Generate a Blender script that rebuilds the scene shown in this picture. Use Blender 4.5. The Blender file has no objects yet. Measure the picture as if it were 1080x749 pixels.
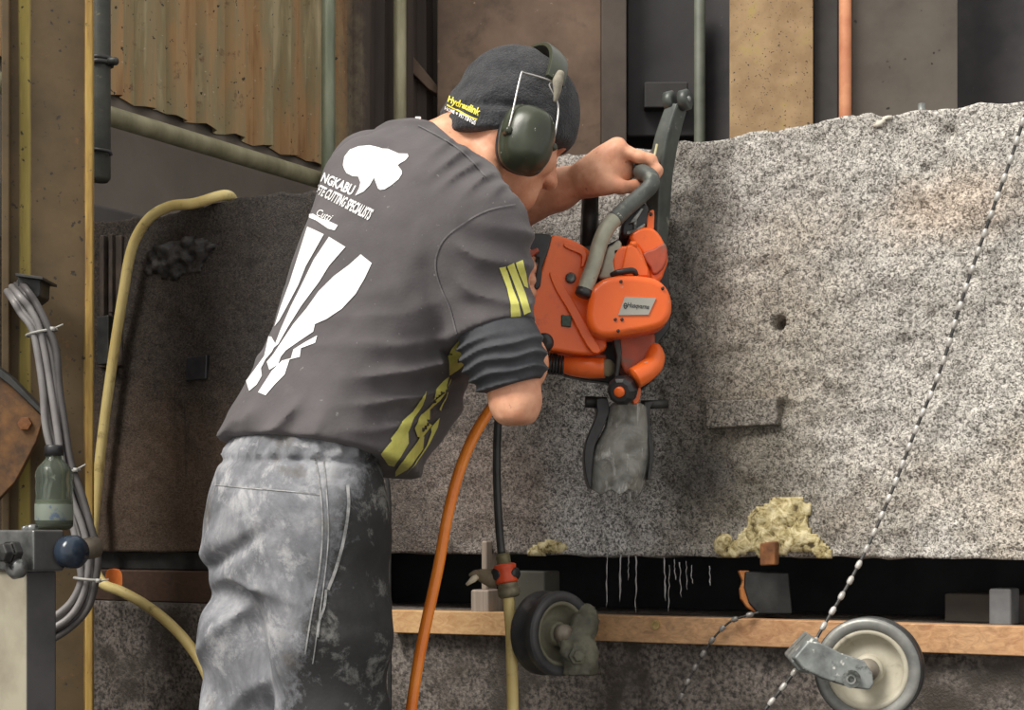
import bpy, bmesh, math, random
import numpy as np
from mathutils import Vector, Matrix
from mathutils.bvhtree import BVHTree
from mathutils.geometry import tessellate_polygon
random.seed(4)
rng = np.random.default_rng(7)
C = bpy.context.scene.collection
FPX, H = 1660.0, 0.95          # focal length in pixels, camera height
CX, HY = 540.0, 560.0          # principal column and horizon row

def P(px, py, Y):
    """a point of the place that stands at depth Y behind photo pixel (px, py)"""
    return np.array([(px - CX) * Y / FPX, Y, H + (HY - py) * Y / FPX])

def Yb(px):                    # depth of the concrete block's sawn face
    return 4.912 / ((px - CX) / FPX + 1.729)

def lin(r, g, b):
    f = lambda c: (c / 12.92 if c <= .04045 else ((c + .055) / 1.055) ** 2.4)
    return (f(r / 255), f(g / 255), f(b / 255), 1)

# ------------------------------------------------------------ objects
def wloc(o):
    v = np.zeros(3)
    while o is not None:
        v += np.array(o.location); o = o.parent
    return v

def tag(o, label=None, cat=None, group=None, kind=None):
    if label: o['label'] = label
    if cat: o['category'] = cat
    if group: o['group'] = group
    if kind: o['kind'] = kind
    return o

def thing(name, loc, label, cat, group=None):
    o = bpy.data.objects.new(name, None); C.objects.link(o)
    o.location = [float(q) for q in loc]; o.empty_display_size = .05
    return tag(o, label, cat, group)

def mesh(name, V, F, mats, parent=None, mi=None, smooth=True, bevel=0, seg=3, rot=None, loc=None, label=None, recalc=True):
    V = np.asarray(V, dtype=float).reshape(-1, 3)
    if not isinstance(mats, (list, tuple)): mats = [mats]
    me = bpy.data.meshes.new(name)
    o = bpy.data.objects.new(name, me)
    if parent is not None:
        o.parent = parent
        V = V - wloc(parent)
    elif loc is not None:
        o.location = loc
        if rot: o.rotation_euler = (0, 0, rot)
    else:
        l = np.array([(V[:, 0].min() + V[:, 0].max()) / 2, (V[:, 1].min() + V[:, 1].max()) / 2, V[:, 2].min()])
        o.location = l; V = V - l
    if isinstance(F, np.ndarray): F = F.tolist()
    me.from_pydata(V.tolist(), [], F)
    for m in mats: me.materials.append(m)
    if mi is not None: me.polygons.foreach_set('material_index', np.asarray(mi, dtype=np.int32))
    me.polygons.foreach_set('use_smooth', [bool(smooth)] * len(me.polygons))
    me.validate()
    if recalc:
        bm = bmesh.new(); bm.from_mesh(me); bmesh.ops.recalc_face_normals(bm, faces=bm.faces[:]); bm.to_mesh(me); bm.free()
    me.update()
    C.objects.link(o)
    if bevel:
        b = o.modifiers.new('bevel', 'BEVEL'); b.width = bevel; b.segments = seg
        b.limit_method = 'ANGLE'; b.angle_limit = math.radians(40); b.harden_normals = True
    if label: o['label'] = label
    return o

class MB:
    """collects shapes that belong to ONE mesh"""
    def __init__(s): s.V, s.F, s.M, s.n = [], [], [], 0
    def add(s, V, F, m=0):
        V = np.asarray(V, dtype=float).reshape(-1, 3)
        s.V.append(V); s.F += [[i + s.n for i in f] for f in F]; s.M += [m] * len(F); s.n += len(V)
        return s
    def obj(s, name, mats, parent=None, **k):
        return mesh(name, np.concatenate(s.V), s.F, mats, parent, mi=s.M, **k)

def spline(pts, n=8, closed=False):
    p = np.asarray(pts, dtype=float); N = len(p); out = []
    for i in range(N if closed else N - 1):
        if closed: a, b, c, d = p[(i-1) % N], p[i], p[(i+1) % N], p[(i+2) % N]
        else: a, b, c, d = p[max(i-1, 0)], p[i], p[i+1], p[min(i+2, N-1)]
        for t in np.arange(n) / n:
            out.append(.5 * (2*b + (c-a)*t + (2*a-5*b+4*c-d)*t*t + (3*b-a-3*c+d)*t**3))
    if not closed: out.append(p[-1])
    return np.array(out)

def tube(path, rad, seg=12, capped=True, closed=False):
    path = np.asarray(path, dtype=float); N = len(path)
    rad = np.full(N, rad) if np.isscalar(rad) else np.interp(np.linspace(0, 1, N), np.linspace(0, 1, len(rad)), rad)
    T = np.gradient(path, axis=0)
    if closed: T = np.roll(path, -1, 0) - np.roll(path, 1, 0)
    T /= np.linalg.norm(T, axis=1)[:, None] + 1e-12
    u = np.cross(T[0], [0.13, .2, 1.]); u /= np.linalg.norm(u)
    a = np.linspace(0, 2*np.pi, seg, endpoint=False); V = []
    for i in range(N):
        u = u - T[i] * (u @ T[i]); u /= np.linalg.norm(u); w = np.cross(T[i], u)
        V.append(path[i] + rad[i] * (np.cos(a)[:, None]*u + np.sin(a)[:, None]*w))
    V = np.concatenate(V); F = []
    for i in range(N if closed else N - 1):
        j = (i + 1) % N
        for k in range(seg):
            l = (k + 1) % seg
            F.append([i*seg+k, i*seg+l, j*seg+l, j*seg+k])
    if capped and not closed:
        F.append(list(range(seg))[::-1]); F.append([(N-1)*seg+k for k in range(seg)])
    return V, F

def lathe(c, axis, prof, seg=40, ring=False):
    """prof: list of (radius, distance along axis)"""
    ax = np.asarray(axis, float); ax /= np.linalg.norm(ax)
    u = np.cross(ax, [0, 0, 1.]) if abs(ax[2]) < .9 else np.cross(ax, [0, 1., 0])
    u /= np.linalg.norm(u); w = np.cross(ax, u)
    a = np.linspace(0, 2*np.pi, seg, endpoint=False); V = []
    for r, h in prof:
        V.append(np.asarray(c) + ax*h + max(r, 1e-5) * (np.cos(a)[:, None]*u + np.sin(a)[:, None]*w))
    V = np.concatenate(V); F = []
    for i in range(len(prof) - 1):
        for k in range(seg):
            l = (k+1) % seg
            F.append([i*seg+k, i*seg+l, (i+1)*seg+l, (i+1)*seg+k])
    m = len(prof)-1
    if ring: F += [[m*seg+k, m*seg+(k+1) % seg, (k+1) % seg, k] for k in range(seg)]
    else: F.append(list(range(seg))[::-1]); F.append([m*seg+k for k in range(seg)])
    return V, F

def box(c, sx, sy, sz, ax=None):
    ax = np.eye(3) if ax is None else np.asarray(ax)
    V = [np.asarray(c) + ax[0]*sx*i + ax[1]*sy*j + ax[2]*sz*k for i in (-.5, .5) for j in (-.5, .5) for k in (-.5, .5)]
    return V, [[0,1,3,2],[4,6,7,5],[0,4,5,1],[2,3,7,6],[0,2,6,4],[1,5,7,3]]

def prism(pts, Y, depth, n=0, tilt=(0., 0.), d=(0, 1, 0)):
    """a solid with the outline pts (seen from the front) whose face stands at depth Y and which runs back by depth"""
    pts = spline(pts, n, True) if n else np.asarray(pts, float)
    c = pts.mean(0)
    Ya = [Y + tilt[0]*(q[0]-c[0]) + tilt[1]*(q[1]-c[1]) for q in pts]
    A = np.array([P(q[0], q[1], y) for q, y in zip(pts, Ya)])
    area = sum(pts[i][0]*pts[(i+1) % len(pts)][1] - pts[(i+1) % len(pts)][0]*pts[i][1] for i in range(len(pts)))
    if area > 0: A = A[::-1]
    B = A + np.asarray(d, float) * depth; N = len(A)
    # counter-clockwise seen from the camera
    return np.concatenate([A, B]), [list(range(N)), [N+i for i in range(N)][::-1]] + [[i, N+i, N+(i+1) % N, (i+1) % N] for i in range(N)]

# ------------------------------------------------------------ value noise and signed distance shapes
def _hash(i, j, k):
    h = (i*374761393 + j*668265263 + k*1440662683) & 0xffffffff
    h = ((h ^ (h >> 13)) * 1274126177) & 0xffffffff
    return ((h ^ (h >> 16)) & 0xffff) / 65535.0

def vnoise(x, y, z):
    xi, yi, zi = np.floor(x).astype(np.int64), np.floor(y).astype(np.int64), np.floor(z).astype(np.int64)
    fx, fy, fz = x-xi, y-yi, z-zi
    fx, fy, fz = fx*fx*(3-2*fx), fy*fy*(3-2*fy), fz*fz*(3-2*fz)
    r = 0
    for a in (0, 1):
        for b in (0, 1):
            for c in (0, 1):
                r = r + _hash(xi+a, yi+b, zi+c) * (fx if a else 1-fx) * (fy if b else 1-fy) * (fz if c else 1-fz)
    return r * 2 - 1

def fbm(x, y, z, o=3):
    s, a = 0, 1.
    for i in range(o):
        s = s + a * vnoise(x*2**i + 7.3*i, y*2**i, z*2**i - 3.1*i); a *= .5
    return s

def smin(a, b, k):
    if k <= 0: return np.minimum(a, b)
    h = np.maximum(k - np.abs(a-b), 0) / k
    return np.minimum(a, b) - h*h*k*.25

class Vol:
    def __init__(s, lo, hi, h):
        s.lo, s.h = np.asarray(lo, float), h
        s.n = np.ceil((np.asarray(hi) - s.lo) / h).astype(int) + 1
        s.ax = [s.lo[i] + h*np.arange(s.n[i]) for i in range(3)]
        s.D = np.full(s.n, .5, np.float32)
    def sub(s, lo, hi):
        a = [int(np.clip((lo[i]-s.lo[i])//s.h, 0, s.n[i])) for i in range(3)]
        b = [int(np.clip((hi[i]-s.lo[i])//s.h + 2, 0, s.n[i])) for i in range(3)]
        sl = tuple(slice(a[i], b[i]) for i in range(3))
        return sl, s.ax[0][sl[0]][:, None, None], s.ax[1][sl[1]][None, :, None], s.ax[2][sl[2]][None, None, :]
    def put(s, f, lo, hi, k=0, mode='add'):
        sl, x, y, z = s.sub(lo, hi)
        if min(len(x.ravel()), len(y.ravel()), len(z.ravel())) == 0: return
        d = f(x, y, z)
        if mode == 'add': s.D[sl] = smin(s.D[sl], d, k)
        else: s.D[sl] = -smin(-s.D[sl], d, k)       # cut d away
    def cap(s, a, b, ra, rb, k=.02, mode='add', flat=None):
        """tapered limb from a to b; flat=(axis, factor) thins it along an axis"""
        a, b = np.asarray(a, float), np.asarray(b, float); ab = b-a; L2 = ab@ab
        def f(x, y, z):
            px, py, pz = x-a[0], y-a[1], z-a[2]
            t = np.clip((px*ab[0]+py*ab[1]+pz*ab[2]) / L2, 0, 1)
            qx, qy, qz = px-t*ab[0], py-t*ab[1], pz-t*ab[2]
            q2 = qx*qx+qy*qy+qz*qz
            if flat is not None:
                n = np.asarray(flat[0], float); dn = qx*n[0]+qy*n[1]+qz*n[2]
                q2 = q2 + dn*dn*(1/flat[1]**2 - 1)
            return np.sqrt(q2) - (ra+t*(rb-ra))
        m = max(ra, rb) + k + .02
        s.put(f, np.minimum(a, b)-m, np.maximum(a, b)+m, k, mode)
    def limb(s, pts, rad, k=.01, **kw):
        for i in range(len(pts)-1): s.cap(pts[i], pts[i+1], rad[i], rad[i+1], k, **kw)
    def ell(s, c, axes, rad, k=.02, mode='add', p=2.):
        c = np.asarray(c, float); A = np.asarray(axes, float); r = np.asarray(rad, float)
        def f(x, y, z):
            l = 0
            for i in range(3):
                l = l + np.abs(((x-c[0])*A[i][0]+(y-c[1])*A[i][1]+(z-c[2])*A[i][2]) / r[i])**p
            return (l**(1/p) - 1) * r.min()
        m = r.max()*1.3 + k + .02
        s.put(f, c-m, c+m, k, mode)
    def stack(s, secs, r, f, k=.03, p=2.2):
        """a trunk of stacked ellipses; secs: (centre xyz, half width along r, half depth along f), from low to high"""
        secs = sorted(secs, key=lambda q: q[0][2])
        zz = np.array([q[0][2] for q in secs]); zd = np.linspace(zz[0], zz[-1], 160)
        def sm(v):
            v = np.interp(zd, zz, v); w = np.exp(-np.linspace(-2, 2, 15)**2); w /= w.sum()
            return np.convolve(np.pad(v, 7, 'edge'), w, 'valid')
        cx, cy = sm([q[0][0] for q in secs]), sm([q[0][1] for q in secs])
        a, b = sm([q[1] for q in secs]), sm([q[2] for q in secs])
        def fn(x, y, z):
            X, Y_, A, B = (np.interp(z, zd, q) for q in (cx, cy, a, b))
            u = ((x-X)*r[0]+(y-Y_)*r[1]) / A; v = ((x-X)*f[0]+(y-Y_)*f[1]) / B
            d = ((np.abs(u)**p + np.abs(v)**p)**(1/p) - 1) * np.minimum(A, B)
            return np.maximum(d, np.maximum(zz[0]-z, z-zz[-1]))
        m = a.max() + .06
        s.put(fn, (cx.min()-m, cy.min()-m, zz[0]-.05), (cx.max()+m, cy.max()+m, zz[-1]+.05), k)
    def near(s, w=.03):
        """indices and positions of the cells near the surface"""
        I = np.nonzero(np.abs(s.D) < w)
        return I, s.ax[0][I[0]], s.ax[1][I[1]], s.ax[2][I[2]]
    def cut(s, n, d, k=.006):
        """keep the side where n.p < d"""
        n = np.asarray(n, float)
        v = s.ax[0][:, None, None]*n[0] + s.ax[1][None, :, None]*n[1] + s.ax[2][None, None, :]*n[2] - d
        s.D = -smin(-s.D, -v, k).astype(np.float32)
    def surface(s):
        D = s.D; S = D < 0
        # border is outside
        S[0], S[-1], S[:, 0], S[:, -1], S[:, :, 0], S[:, :, -1] = (False,)*6
        cnt = np.zeros(np.array(S.shape)-1, np.uint8)
        offs = [(i, j, k) for i in (0, 1) for j in (0, 1) for k in (0, 1)]
        v = lambda A, o: A[o[0]:A.shape[0]-1+o[0], o[1]:A.shape[1]-1+o[1], o[2]:A.shape[2]-1+o[2]]
        for o in offs: cnt += v(S, o)
        I = np.nonzero((cnt > 0) & (cnt < 8)); n = len(I[0])
        idx = np.full(cnt.shape, -1, np.int32); idx[I] = np.arange(n)
        val = {o: D[I[0]+o[0], I[1]+o[1], I[2]+o[2]].astype(float) for o in offs}
        sg = {o: S[I[0]+o[0], I[1]+o[1], I[2]+o[2]] for o in offs}
        acc, w = np.zeros((n, 3)), np.zeros(n)
        for o in offs:
            for a in range(3):
                if o[a]: continue
                q = list(o); q[a] = 1; q = tuple(q)
                m = sg[o] != sg[q]; den = val[o]-val[q]
                t = np.clip(np.where(np.abs(den) > 1e-9, val[o]/np.where(np.abs(den) > 1e-9, den, 1), .5), 0, 1)
                pt = np.tile(np.array(o, float), (n, 1)); pt[:, a] += t
                acc[m] += pt[m]; w[m] += 1
        V = s.lo + s.h*(np.stack(I, 1) + acc/np.maximum(w, 1)[:, None])
        F = []
        for a in range(3):
            b, c = (a+1) % 3, (a+2) % 3
            sl0 = [slice(None)]*3; sl1 = [slice(None)]*3
            sl0[a] = slice(0, -1); sl1[a] = slice(1, None)
            s0, s1 = S[tuple(sl0)], S[tuple(sl1)]
            E = np.array(np.nonzero(s0 != s1)).T
            E = E[(E[:, b] > 0) & (E[:, c] > 0) & (E[:, b] < S.shape[b]-1) & (E[:, c] < S.shape[c]-1)]
            ins = s0[tuple(E.T)]
            def g(db, dc):
                q = E.copy(); q[:, b] -= db; q[:, c] -= dc
                return idx[tuple(q.T)]
            Q = np.stack([g(1, 1), g(0, 1), g(0, 0), g(1, 0)], 1)
            Q[~ins] = Q[~ins][:, ::-1]
            F.append(Q)
        F = np.concatenate(F); F = F[(F >= 0).all(1)]
        return V, F

def relax(V, F, it=2, lam=.5):
    E = np.concatenate([F[:, [0, 1]], F[:, [1, 2]], F[:, [2, 3]], F[:, [3, 0]]])
    for _ in range(it):
        acc = np.zeros_like(V); w = np.zeros(len(V))
        np.add.at(acc, E[:, 0], V[E[:, 1]]); np.add.at(w, E[:, 0], 1)
        np.add.at(acc, E[:, 1], V[E[:, 0]]); np.add.at(w, E[:, 1], 1)
        V = V + lam*(acc/np.maximum(w, 1)[:, None] - V)
    return V

# ------------------------------------------------------------ prints that lie on a surface
def _bisect(V, F, step):
    bm = bmesh.new(); vs = [bm.verts.new((q[0], q[1], 0)) for q in V]
    for f in F:
        try: bm.faces.new([vs[i] for i in f])
        except ValueError: pass
    V = np.asarray(V)
    for a in (0, 1):
        for c in np.arange(V[:, a].min()+step, V[:, a].max(), step):
            co = [0, 0, 0]; co[a] = c; no = [0, 0, 0]; no[a] = 1
            bmesh.ops.bisect_plane(bm, geom=bm.verts[:]+bm.edges[:]+bm.faces[:], plane_co=co, plane_no=no)
    bm.verts.index_update()
    out = [(v.co.x, v.co.y) for v in bm.verts], [[v.index for v in f.verts] for f in bm.faces]
    bm.free(); return out

def drape(V2, F2, bvh, off=.0012, step=4.):
    V2, F2 = _bisect(V2, F2, step); o = Vector((0, 0, H)); W, keep = [], {}
    for i, q in enumerate(V2):
        d = Vector(P(q[0], q[1], 1.)) - o; d.normalize()
        h, nrm, _, dist = bvh.ray_cast(o, d)
        if h is not None and -nrm.dot(d) > .04:
            keep[i] = len(W); W.append(np.array(h + nrm*off))
    F = []
    for f in F2:
        if all(i in keep for i in f):
            g = [keep[i] for i in f]; p = [W[i] for i in g]
            if max(np.linalg.norm(p[i]-p[i-1]) for i in range(len(p))) > .05: continue
            n = np.cross(p[1]-p[0], p[2]-p[0])
            if n @ (np.array(o)-p[0]) < 0: g = g[::-1]
            F.append(g)
    return W, F

def poly2(pts):
    t = tessellate_polygon([[Vector((q[0], q[1], 0)) for q in pts]])
    return [tuple(q) for q in pts], [list(q) for q in t]

def text2(txt, quad, embolden=.015, shear=0):
    """lettering fitted into a pixel quad (top left, top right, bottom right, bottom left)"""
    cu = bpy.data.curves.new('lettering', 'FONT'); cu.body = txt; cu.offset = embolden; cu.shear = shear
    cu.resolution_u = 3
    ob = bpy.data.objects.new('lettering', cu); C.objects.link(ob)
    dg = bpy.context.evaluated_depsgraph_get(); dg.update()
    me = ob.evaluated_get(dg).to_mesh()
    V = np.array([v.co[:2] for v in me.vertices]); F = [list(p.vertices) for p in me.polygons]
    ob.evaluated_get(dg).to_mesh_clear(); bpy.data.objects.remove(ob); bpy.data.curves.remove(cu)
    V = (V - V.min(0)) / (V.max(0)-V.min(0)); q = np.asarray(quad, float)
    u, v = V[:, :1], 1-V[:, 1:]
    W = (q[0]*(1-u)+q[1]*u)*(1-v) + (q[3]*(1-u)+q[2]*u)*v
    return [tuple(w) for w in W], F

# ------------------------------------------------------------ materials
class NT:
    def __init__(s, name):
        s.m = bpy.data.materials.new(name); s.m.use_nodes = True; s.t = s.m.node_tree
        s.b = s.t.nodes['Principled BSDF']; s._tc = None
    def n(s, typ, **k):
        q = s.t.nodes.new(typ)
        for a, b in k.items(): setattr(q, a, b)
        return q
    def l(s, a, b): s.t.links.new(a, b); return a
    def tc(s):
        if s._tc is None: s._tc = s.n('ShaderNodeTexCoord')
        return s._tc.outputs['Object']
    def mapp(s, scale=(1, 1, 1), loc=(0, 0, 0), rot=(0, 0, 0)):
        q = s.n('ShaderNodeMapping'); s.l(s.tc(), q.inputs['Vector'])
        q.inputs['Scale'].default_value = scale; q.inputs['Location'].default_value = loc; q.inputs['Rotation'].default_value = rot
        return q.outputs[0]
    def noise(s, scale, detail=4, rough=.55, dist=0, vec=None):
        q = s.n('ShaderNodeTexNoise'); s.l(vec or s.tc(), q.inputs['Vector'])
        q.inputs['Scale'].default_value = scale; q.inputs['Detail'].default_value = detail
        q.inputs['Roughness'].default_value = rough; q.inputs['Distortion'].default_value = dist
        return q.outputs[0]
    def voro(s, scale, feat='F1', vec=None):
        q = s.n('ShaderNodeTexVoronoi', feature=feat); s.l(vec or s.tc(), q.inputs['Vector'])
        q.inputs['Scale'].default_value = scale
        return q.outputs['Distance']
    def ramp(s, fac, stops):
        q = s.n('ShaderNodeValToRGB'); s.l(fac, q.inputs[0]); e = q.color_ramp.elements
        while len(e) < len(stops): e.new(.5)
        for i, (p, c) in enumerate(stops):
            e[i].position = p; e[i].color = c if len(c) == 4 else (*c, 1)
        return q.outputs[0]
    def rng(s, fac, a, b, c=0, d=1):
        q = s.n('ShaderNodeMapRange'); s.l(fac, q.inputs[0])
        for i, v in enumerate((a, b, c, d)): q.inputs[i+1].default_value = v
        return q.outputs[0]
    def mix(s, fac, a, b, blend='MIX'):
        q = s.n('ShaderNodeMix', data_type='RGBA', blend_type=blend)
        for v, i in ((fac, 0), (a, 6), (b, 7)):
            if isinstance(v, (int, float)): q.inputs[i].default_value = v
            elif isinstance(v, (tuple, list)): q.inputs[i].default_value = v if len(v) == 4 else (*v, 1)
            else: s.l(v, q.inputs[i])
        return q.outputs[2]
    def math(s, op, a, b=0, c=None):
        q = s.n('ShaderNodeMath', operation=op)
        for i, v in enumerate((a, b, c)):
            if v is None: continue
            if isinstance(v, (int, float)): q.inputs[i].default_value = v
            else: s.l(v, q.inputs[i])
        return q.outputs[0]
    def xyz(s):
        q = s.n('ShaderNodeSeparateXYZ'); s.l(s.tc(), q.inputs[0]); return q.outputs
    def blob(s, cx, cz, rx, rz, soft=.5, wob=.35, ns=9.):
        """1 inside an irregular stain around local (x, z), 0 outside"""
        x, y, z = s.xyz()
        a = s.math('DIVIDE', s.math('SUBTRACT', x, cx), rx); b = s.math('DIVIDE', s.math('SUBTRACT', z, cz), rz)
        r = s.math('SQRT', s.math('ADD', s.math('MULTIPLY', a, a), s.math('MULTIPLY', b, b)))
        r = s.math('ADD', r, s.math('MULTIPLY', s.math('SUBTRACT', s.noise(ns, 5, .65), .5), wob*4))
        return s.rng(r, 1+soft, 1-soft)
    def out(s, col, rough=.6, metal=0, bump=None, bstr=.3, bdist=.003, spec=.5, **k):
        I = s.b.inputs
        if isinstance(col, (tuple, list)): I['Base Color'].default_value = col if len(col) == 4 else (*col, 1)
        else: s.l(col, I['Base Color'])
        if isinstance(rough, (int, float)): I['Roughness'].default_value = rough
        else: s.l(rough, I['Roughness'])
        I['Metallic'].default_value = metal; I['Specular IOR Level'].default_value = spec
        for a, b in k.items(): I[a.replace('_', ' ')].default_value = b
        if bump is not None:
            q = s.n('ShaderNodeBump'); s.l(bump, q.inputs['Height'])
            q.inputs['Strength'].default_value = bstr; q.inputs['Distance'].default_value = bdist
            s.l(q.outputs[0], I['Normal'])
        return s.m

def mat(name, c1, c2=None, scale=30, rough=.6, metal=0, bump=.2, bdist=.002, lo=.35, hi=.65, speck=None, stain=None, detail=5,
        spec=.5, stretch=None, bscale=None, **k):
    """two tones mixed by noise; speck = (colour, scale, threshold), stain = (colour, scale, low, high)"""
    t = NT(name); vec = t.mapp(stretch) if stretch else None
    nz = t.noise(scale, detail, .6, vec=vec)
    col = t.ramp(nz, [(lo, c1), (hi, c2 or c1)])
    if stain: col = t.mix(t.rng(t.noise(stain[1], 6, .65, .4, vec=vec), stain[2], stain[3]), col, stain[0])
    if speck: col = t.mix(t.rng(t.noise(speck[1], 2, .5), speck[2], speck[2]+.04), col, speck[0])
    return t.out(col, rough, metal, t.noise(bscale or scale*2, 5, .6, vec=vec) if bump else None, bump, bdist, spec, **k)
# ============================================================ materials of the place
BLK_ROT = math.atan2(-0.5007, 0.8657)
UD = np.array([math.cos(BLK_ROT), math.sin(BLK_ROT), 0]); BK = np.array([-math.sin(BLK_ROT), math.cos(BLK_ROT), 0])
BZ0, BZ1 = .907, 1.608
B0 = np.array([0.244, 2.70, BZ0])            # the block's own origin, on its sawn face
def BL(u, d, z): return B0 + UD*u + BK*d + np.array([0, 0, z-BZ0])   # place u along, d behind the face, at height z
def upx(px): return (2.70-Yb(px)) / .5007
def onblk(px, py, d=0.):                     # where the ray of a pixel meets the plane d in front of the face
    o = np.array([0, 0, H]); r = P(px, py, 1.)-o; q = B0 - BK*d
    return o + r*((q-o) @ BK)/(r @ BK)

def concrete(name, left=True):
    t = NT(name); x, y, z = t.xyz()
    big = t.noise(3.2, 6, .62); mid = t.noise(14, 5, .65)
    u = t.math('ADD', x, t.math('MULTIPLY', t.math('SUBTRACT', big, .5), .75))
    u = t.math('ADD', u, t.math('MULTIPLY', t.math('SUBTRACT', mid, .5), .18))
    f = t.rng(u, -1.5, .5)
    # speckle of sawn aggregate, two sizes
    sp = t.noise(225, 3, .62, .9); sp2 = t.noise(90, 3, .6)
    s = t.rng(t.math('ADD', t.math('MULTIPLY', sp, .8), t.math('MULTIPLY', sp2, .2)), .40, .60)
    lo = t.ramp(f, [(0, (.012, .009, .007)), (.42, (.009, .008, .008)), (.54, (.032, .026, .023)), (.7, (.058, .052, .046)), (1, (.085, .078, .068))])
    hi = t.ramp(f, [(0, (.065, .045, .032)), (.41, (.048, .040, .035)), (.54, (.19, .155, .135)), (.68, (.46, .43, .395)), (1, (.68, .645, .59))])
    col = t.mix(s, lo, hi)
    # rust-brown lower left, black tar-like stain upper left
    leftm = t.rng(f, .48, .38)
    low = t.math('MULTIPLY', leftm, t.rng(t.math('ADD', z, t.math('MULTIPLY', mid, .3)), .52, .34))
    streak = t.noise(1., 5, .7, .6, vec=t.mapp((26, 26, 1.6)))
    col = t.mix(t.math('MULTIPLY', low, .75), col, t.mix(s, t.mix(streak, (.05, .032, .022), (.10, .062, .04)), t.mix(streak, (.10, .07, .05), (.17, .12, .085))))
    col = t.mix(t.math('MULTIPLY', t.rng(streak, .58, .7), t.math('MULTIPLY', leftm, .7)), col, (.012, .01, .01))
    # wet olive and brown stains on the right mixed with painted arm, saw and plate shade, pale wet slurry below the cut
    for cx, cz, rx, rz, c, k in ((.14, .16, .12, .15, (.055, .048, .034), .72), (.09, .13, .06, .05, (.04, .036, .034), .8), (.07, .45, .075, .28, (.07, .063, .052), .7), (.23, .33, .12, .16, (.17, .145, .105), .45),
                                 (.25, .06, .16, .07, (.10, .085, .06), .5), (.52, .55, .1, .05, (.36, .24, .15), .35),
                                 (-.32, .12, .14, .10, (.15, .115, .095), .45), (-.26, .5, .13, .12, (.05, .048, .046), .6)):
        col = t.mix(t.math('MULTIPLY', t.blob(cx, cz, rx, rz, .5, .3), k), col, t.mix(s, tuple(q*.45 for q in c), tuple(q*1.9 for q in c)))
    col = t.mix(t.math('MULTIPLY', t.blob(-.10, .13, .085, .24, .5, .25), .75), col, t.mix(s, (.10, .10, .10), (.9, .88, .86)))  # slurry paled further to offset the shade falling there
    # bug holes
    col = t.mix(t.rng(t.noise(2.4, 4, .6), .5, .7, 0, .5), col, t.mix(1., col, (1., .86, .70), 'MULTIPLY'))
    hole = t.rng(t.voro(11), .085, .06); hole = t.math('MULTIPLY', hole, t.rng(t.noise(5, 2), .5, .6))
    col = t.mix(hole, col, (.02, .018, .016))
    h = t.math('ADD', t.math('MULTIPLY', sp, 1.), t.math('MULTIPLY', mid, .8))
    return t.out(col, t.rng(f, .3, .7, .75, .55), 0, h, .55, .006, .4)

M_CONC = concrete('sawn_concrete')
M_SLAB = mat('wet_concrete', (.035, .028, .024), (.21, .18, .158), 130, .6, bump=.5, lo=.38, hi=.62, bdist=.004, stain=((.05, .04, .032), 7, .45, .62))
M_DARK = mat('black_recess', (.008, .008, .010), (.02, .02, .022), 12, .8)
M_DARKWALL = mat('shade_dark_wall', (.03, .028, .032), (.06, .055, .056), 5, .85, speck=((.10, .09, .08), 60, .72))  # darkness of the recess put into the wall colour
M_RUST = mat('rust', (.10, .04, .016), (.32, .13, .045), 26, .85, bump=.4, stain=((.045, .022, .013), 12, .5, .66))
M_BROWN = mat('brown_rusty_steel', (.115, .075, .052), (.20, .132, .092), 6, .8, speck=((.32, .22, .15), 45, .73), stain=((.055, .038, .029), 4, .52, .7))
M_BROWND = mat('dark_brown_steel', (.06, .046, .038), (.10, .078, .064), 6, .8)
M_TAN = mat('tan_rusty_plate', (.27, .17, .085), (.42, .285, .155), 9, .8, speck=((.07, .045, .03), 150, .66), stain=((.40, .30, .10), 9, .58, .7))
M_GREENPIPE = mat('pale_green_galvanised_steel', (.13, .15, .10), (.22, .24, .17), 18, .55, .25, bump=.15, stain=((.28, .26, .13), 9, .55, .7), stretch=(1, 1, .3))
M_OLIVE = mat('olive_scaffold_tube', (.23, .215, .13), (.37, .34, .22), 16, .55, .2, bump=.15, stretch=(1, 1, .3))
M_ORPIPE = mat('orange_rusty_pipe', (.42, .15, .07), (.55, .24, .12), 14, .7)
M_TIMBER = None
def wood(name, a, b, c, axis=0):
    t = NT(name); st = [90, 90, 90]; st[axis] = 3.5
    g = t.noise(1., 6, .65, 1.2, vec=t.mapp(tuple(st)))
    w = t.noise(3., 4, .6, .5)
    col = t.mix(t.rng(w, .45, .62), t.ramp(g, [(.3, a), (.7, b)]), t.ramp(g, [(.3, c), (.7, b)]))
    return t.out(col, .62, 0, g, .25, .002)
M_RAIL = wood('pine_batten', (.34, .16, .07), (.58, .34, .17), (.28, .17, .09))
M_SLEEPER = wood('old_brown_timber', (.05, .026, .016), (.085, .045, .028), (.035, .022, .016))
M_GREYWOOD = wood('grey_timber', (.24, .19, .15), (.40, .33, .27), (.28, .22, .17), 2)
M_STEEL = mat('dull_steel', (.16, .17, .165), (.34, .35, .33), 40, .45, .5, bump=.3, stain=((.06, .065, .06), 30, .5, .62))
M_DARKSTEEL = mat('dark_steel', (.025, .026, .026), (.06, .06, .058), 22, .5, .4, bump=.3)
M_BLACKPL = mat('black_plastic', (.014, .014, .016), (.03, .03, .033), 40, .38, bump=.1)

# ============================================================ the shed
floor_v = [(-6, -1.5, 0), (6, -1.5, 0), (6, 9, 0), (-6, 9, 0)]
tag(mesh('floor', floor_v, [[0, 1, 2, 3]], mat('wet_dark_floor', (.05, .045, .04), (.10, .09, .08), 3, .6), smooth=False), kind='structure')

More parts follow.
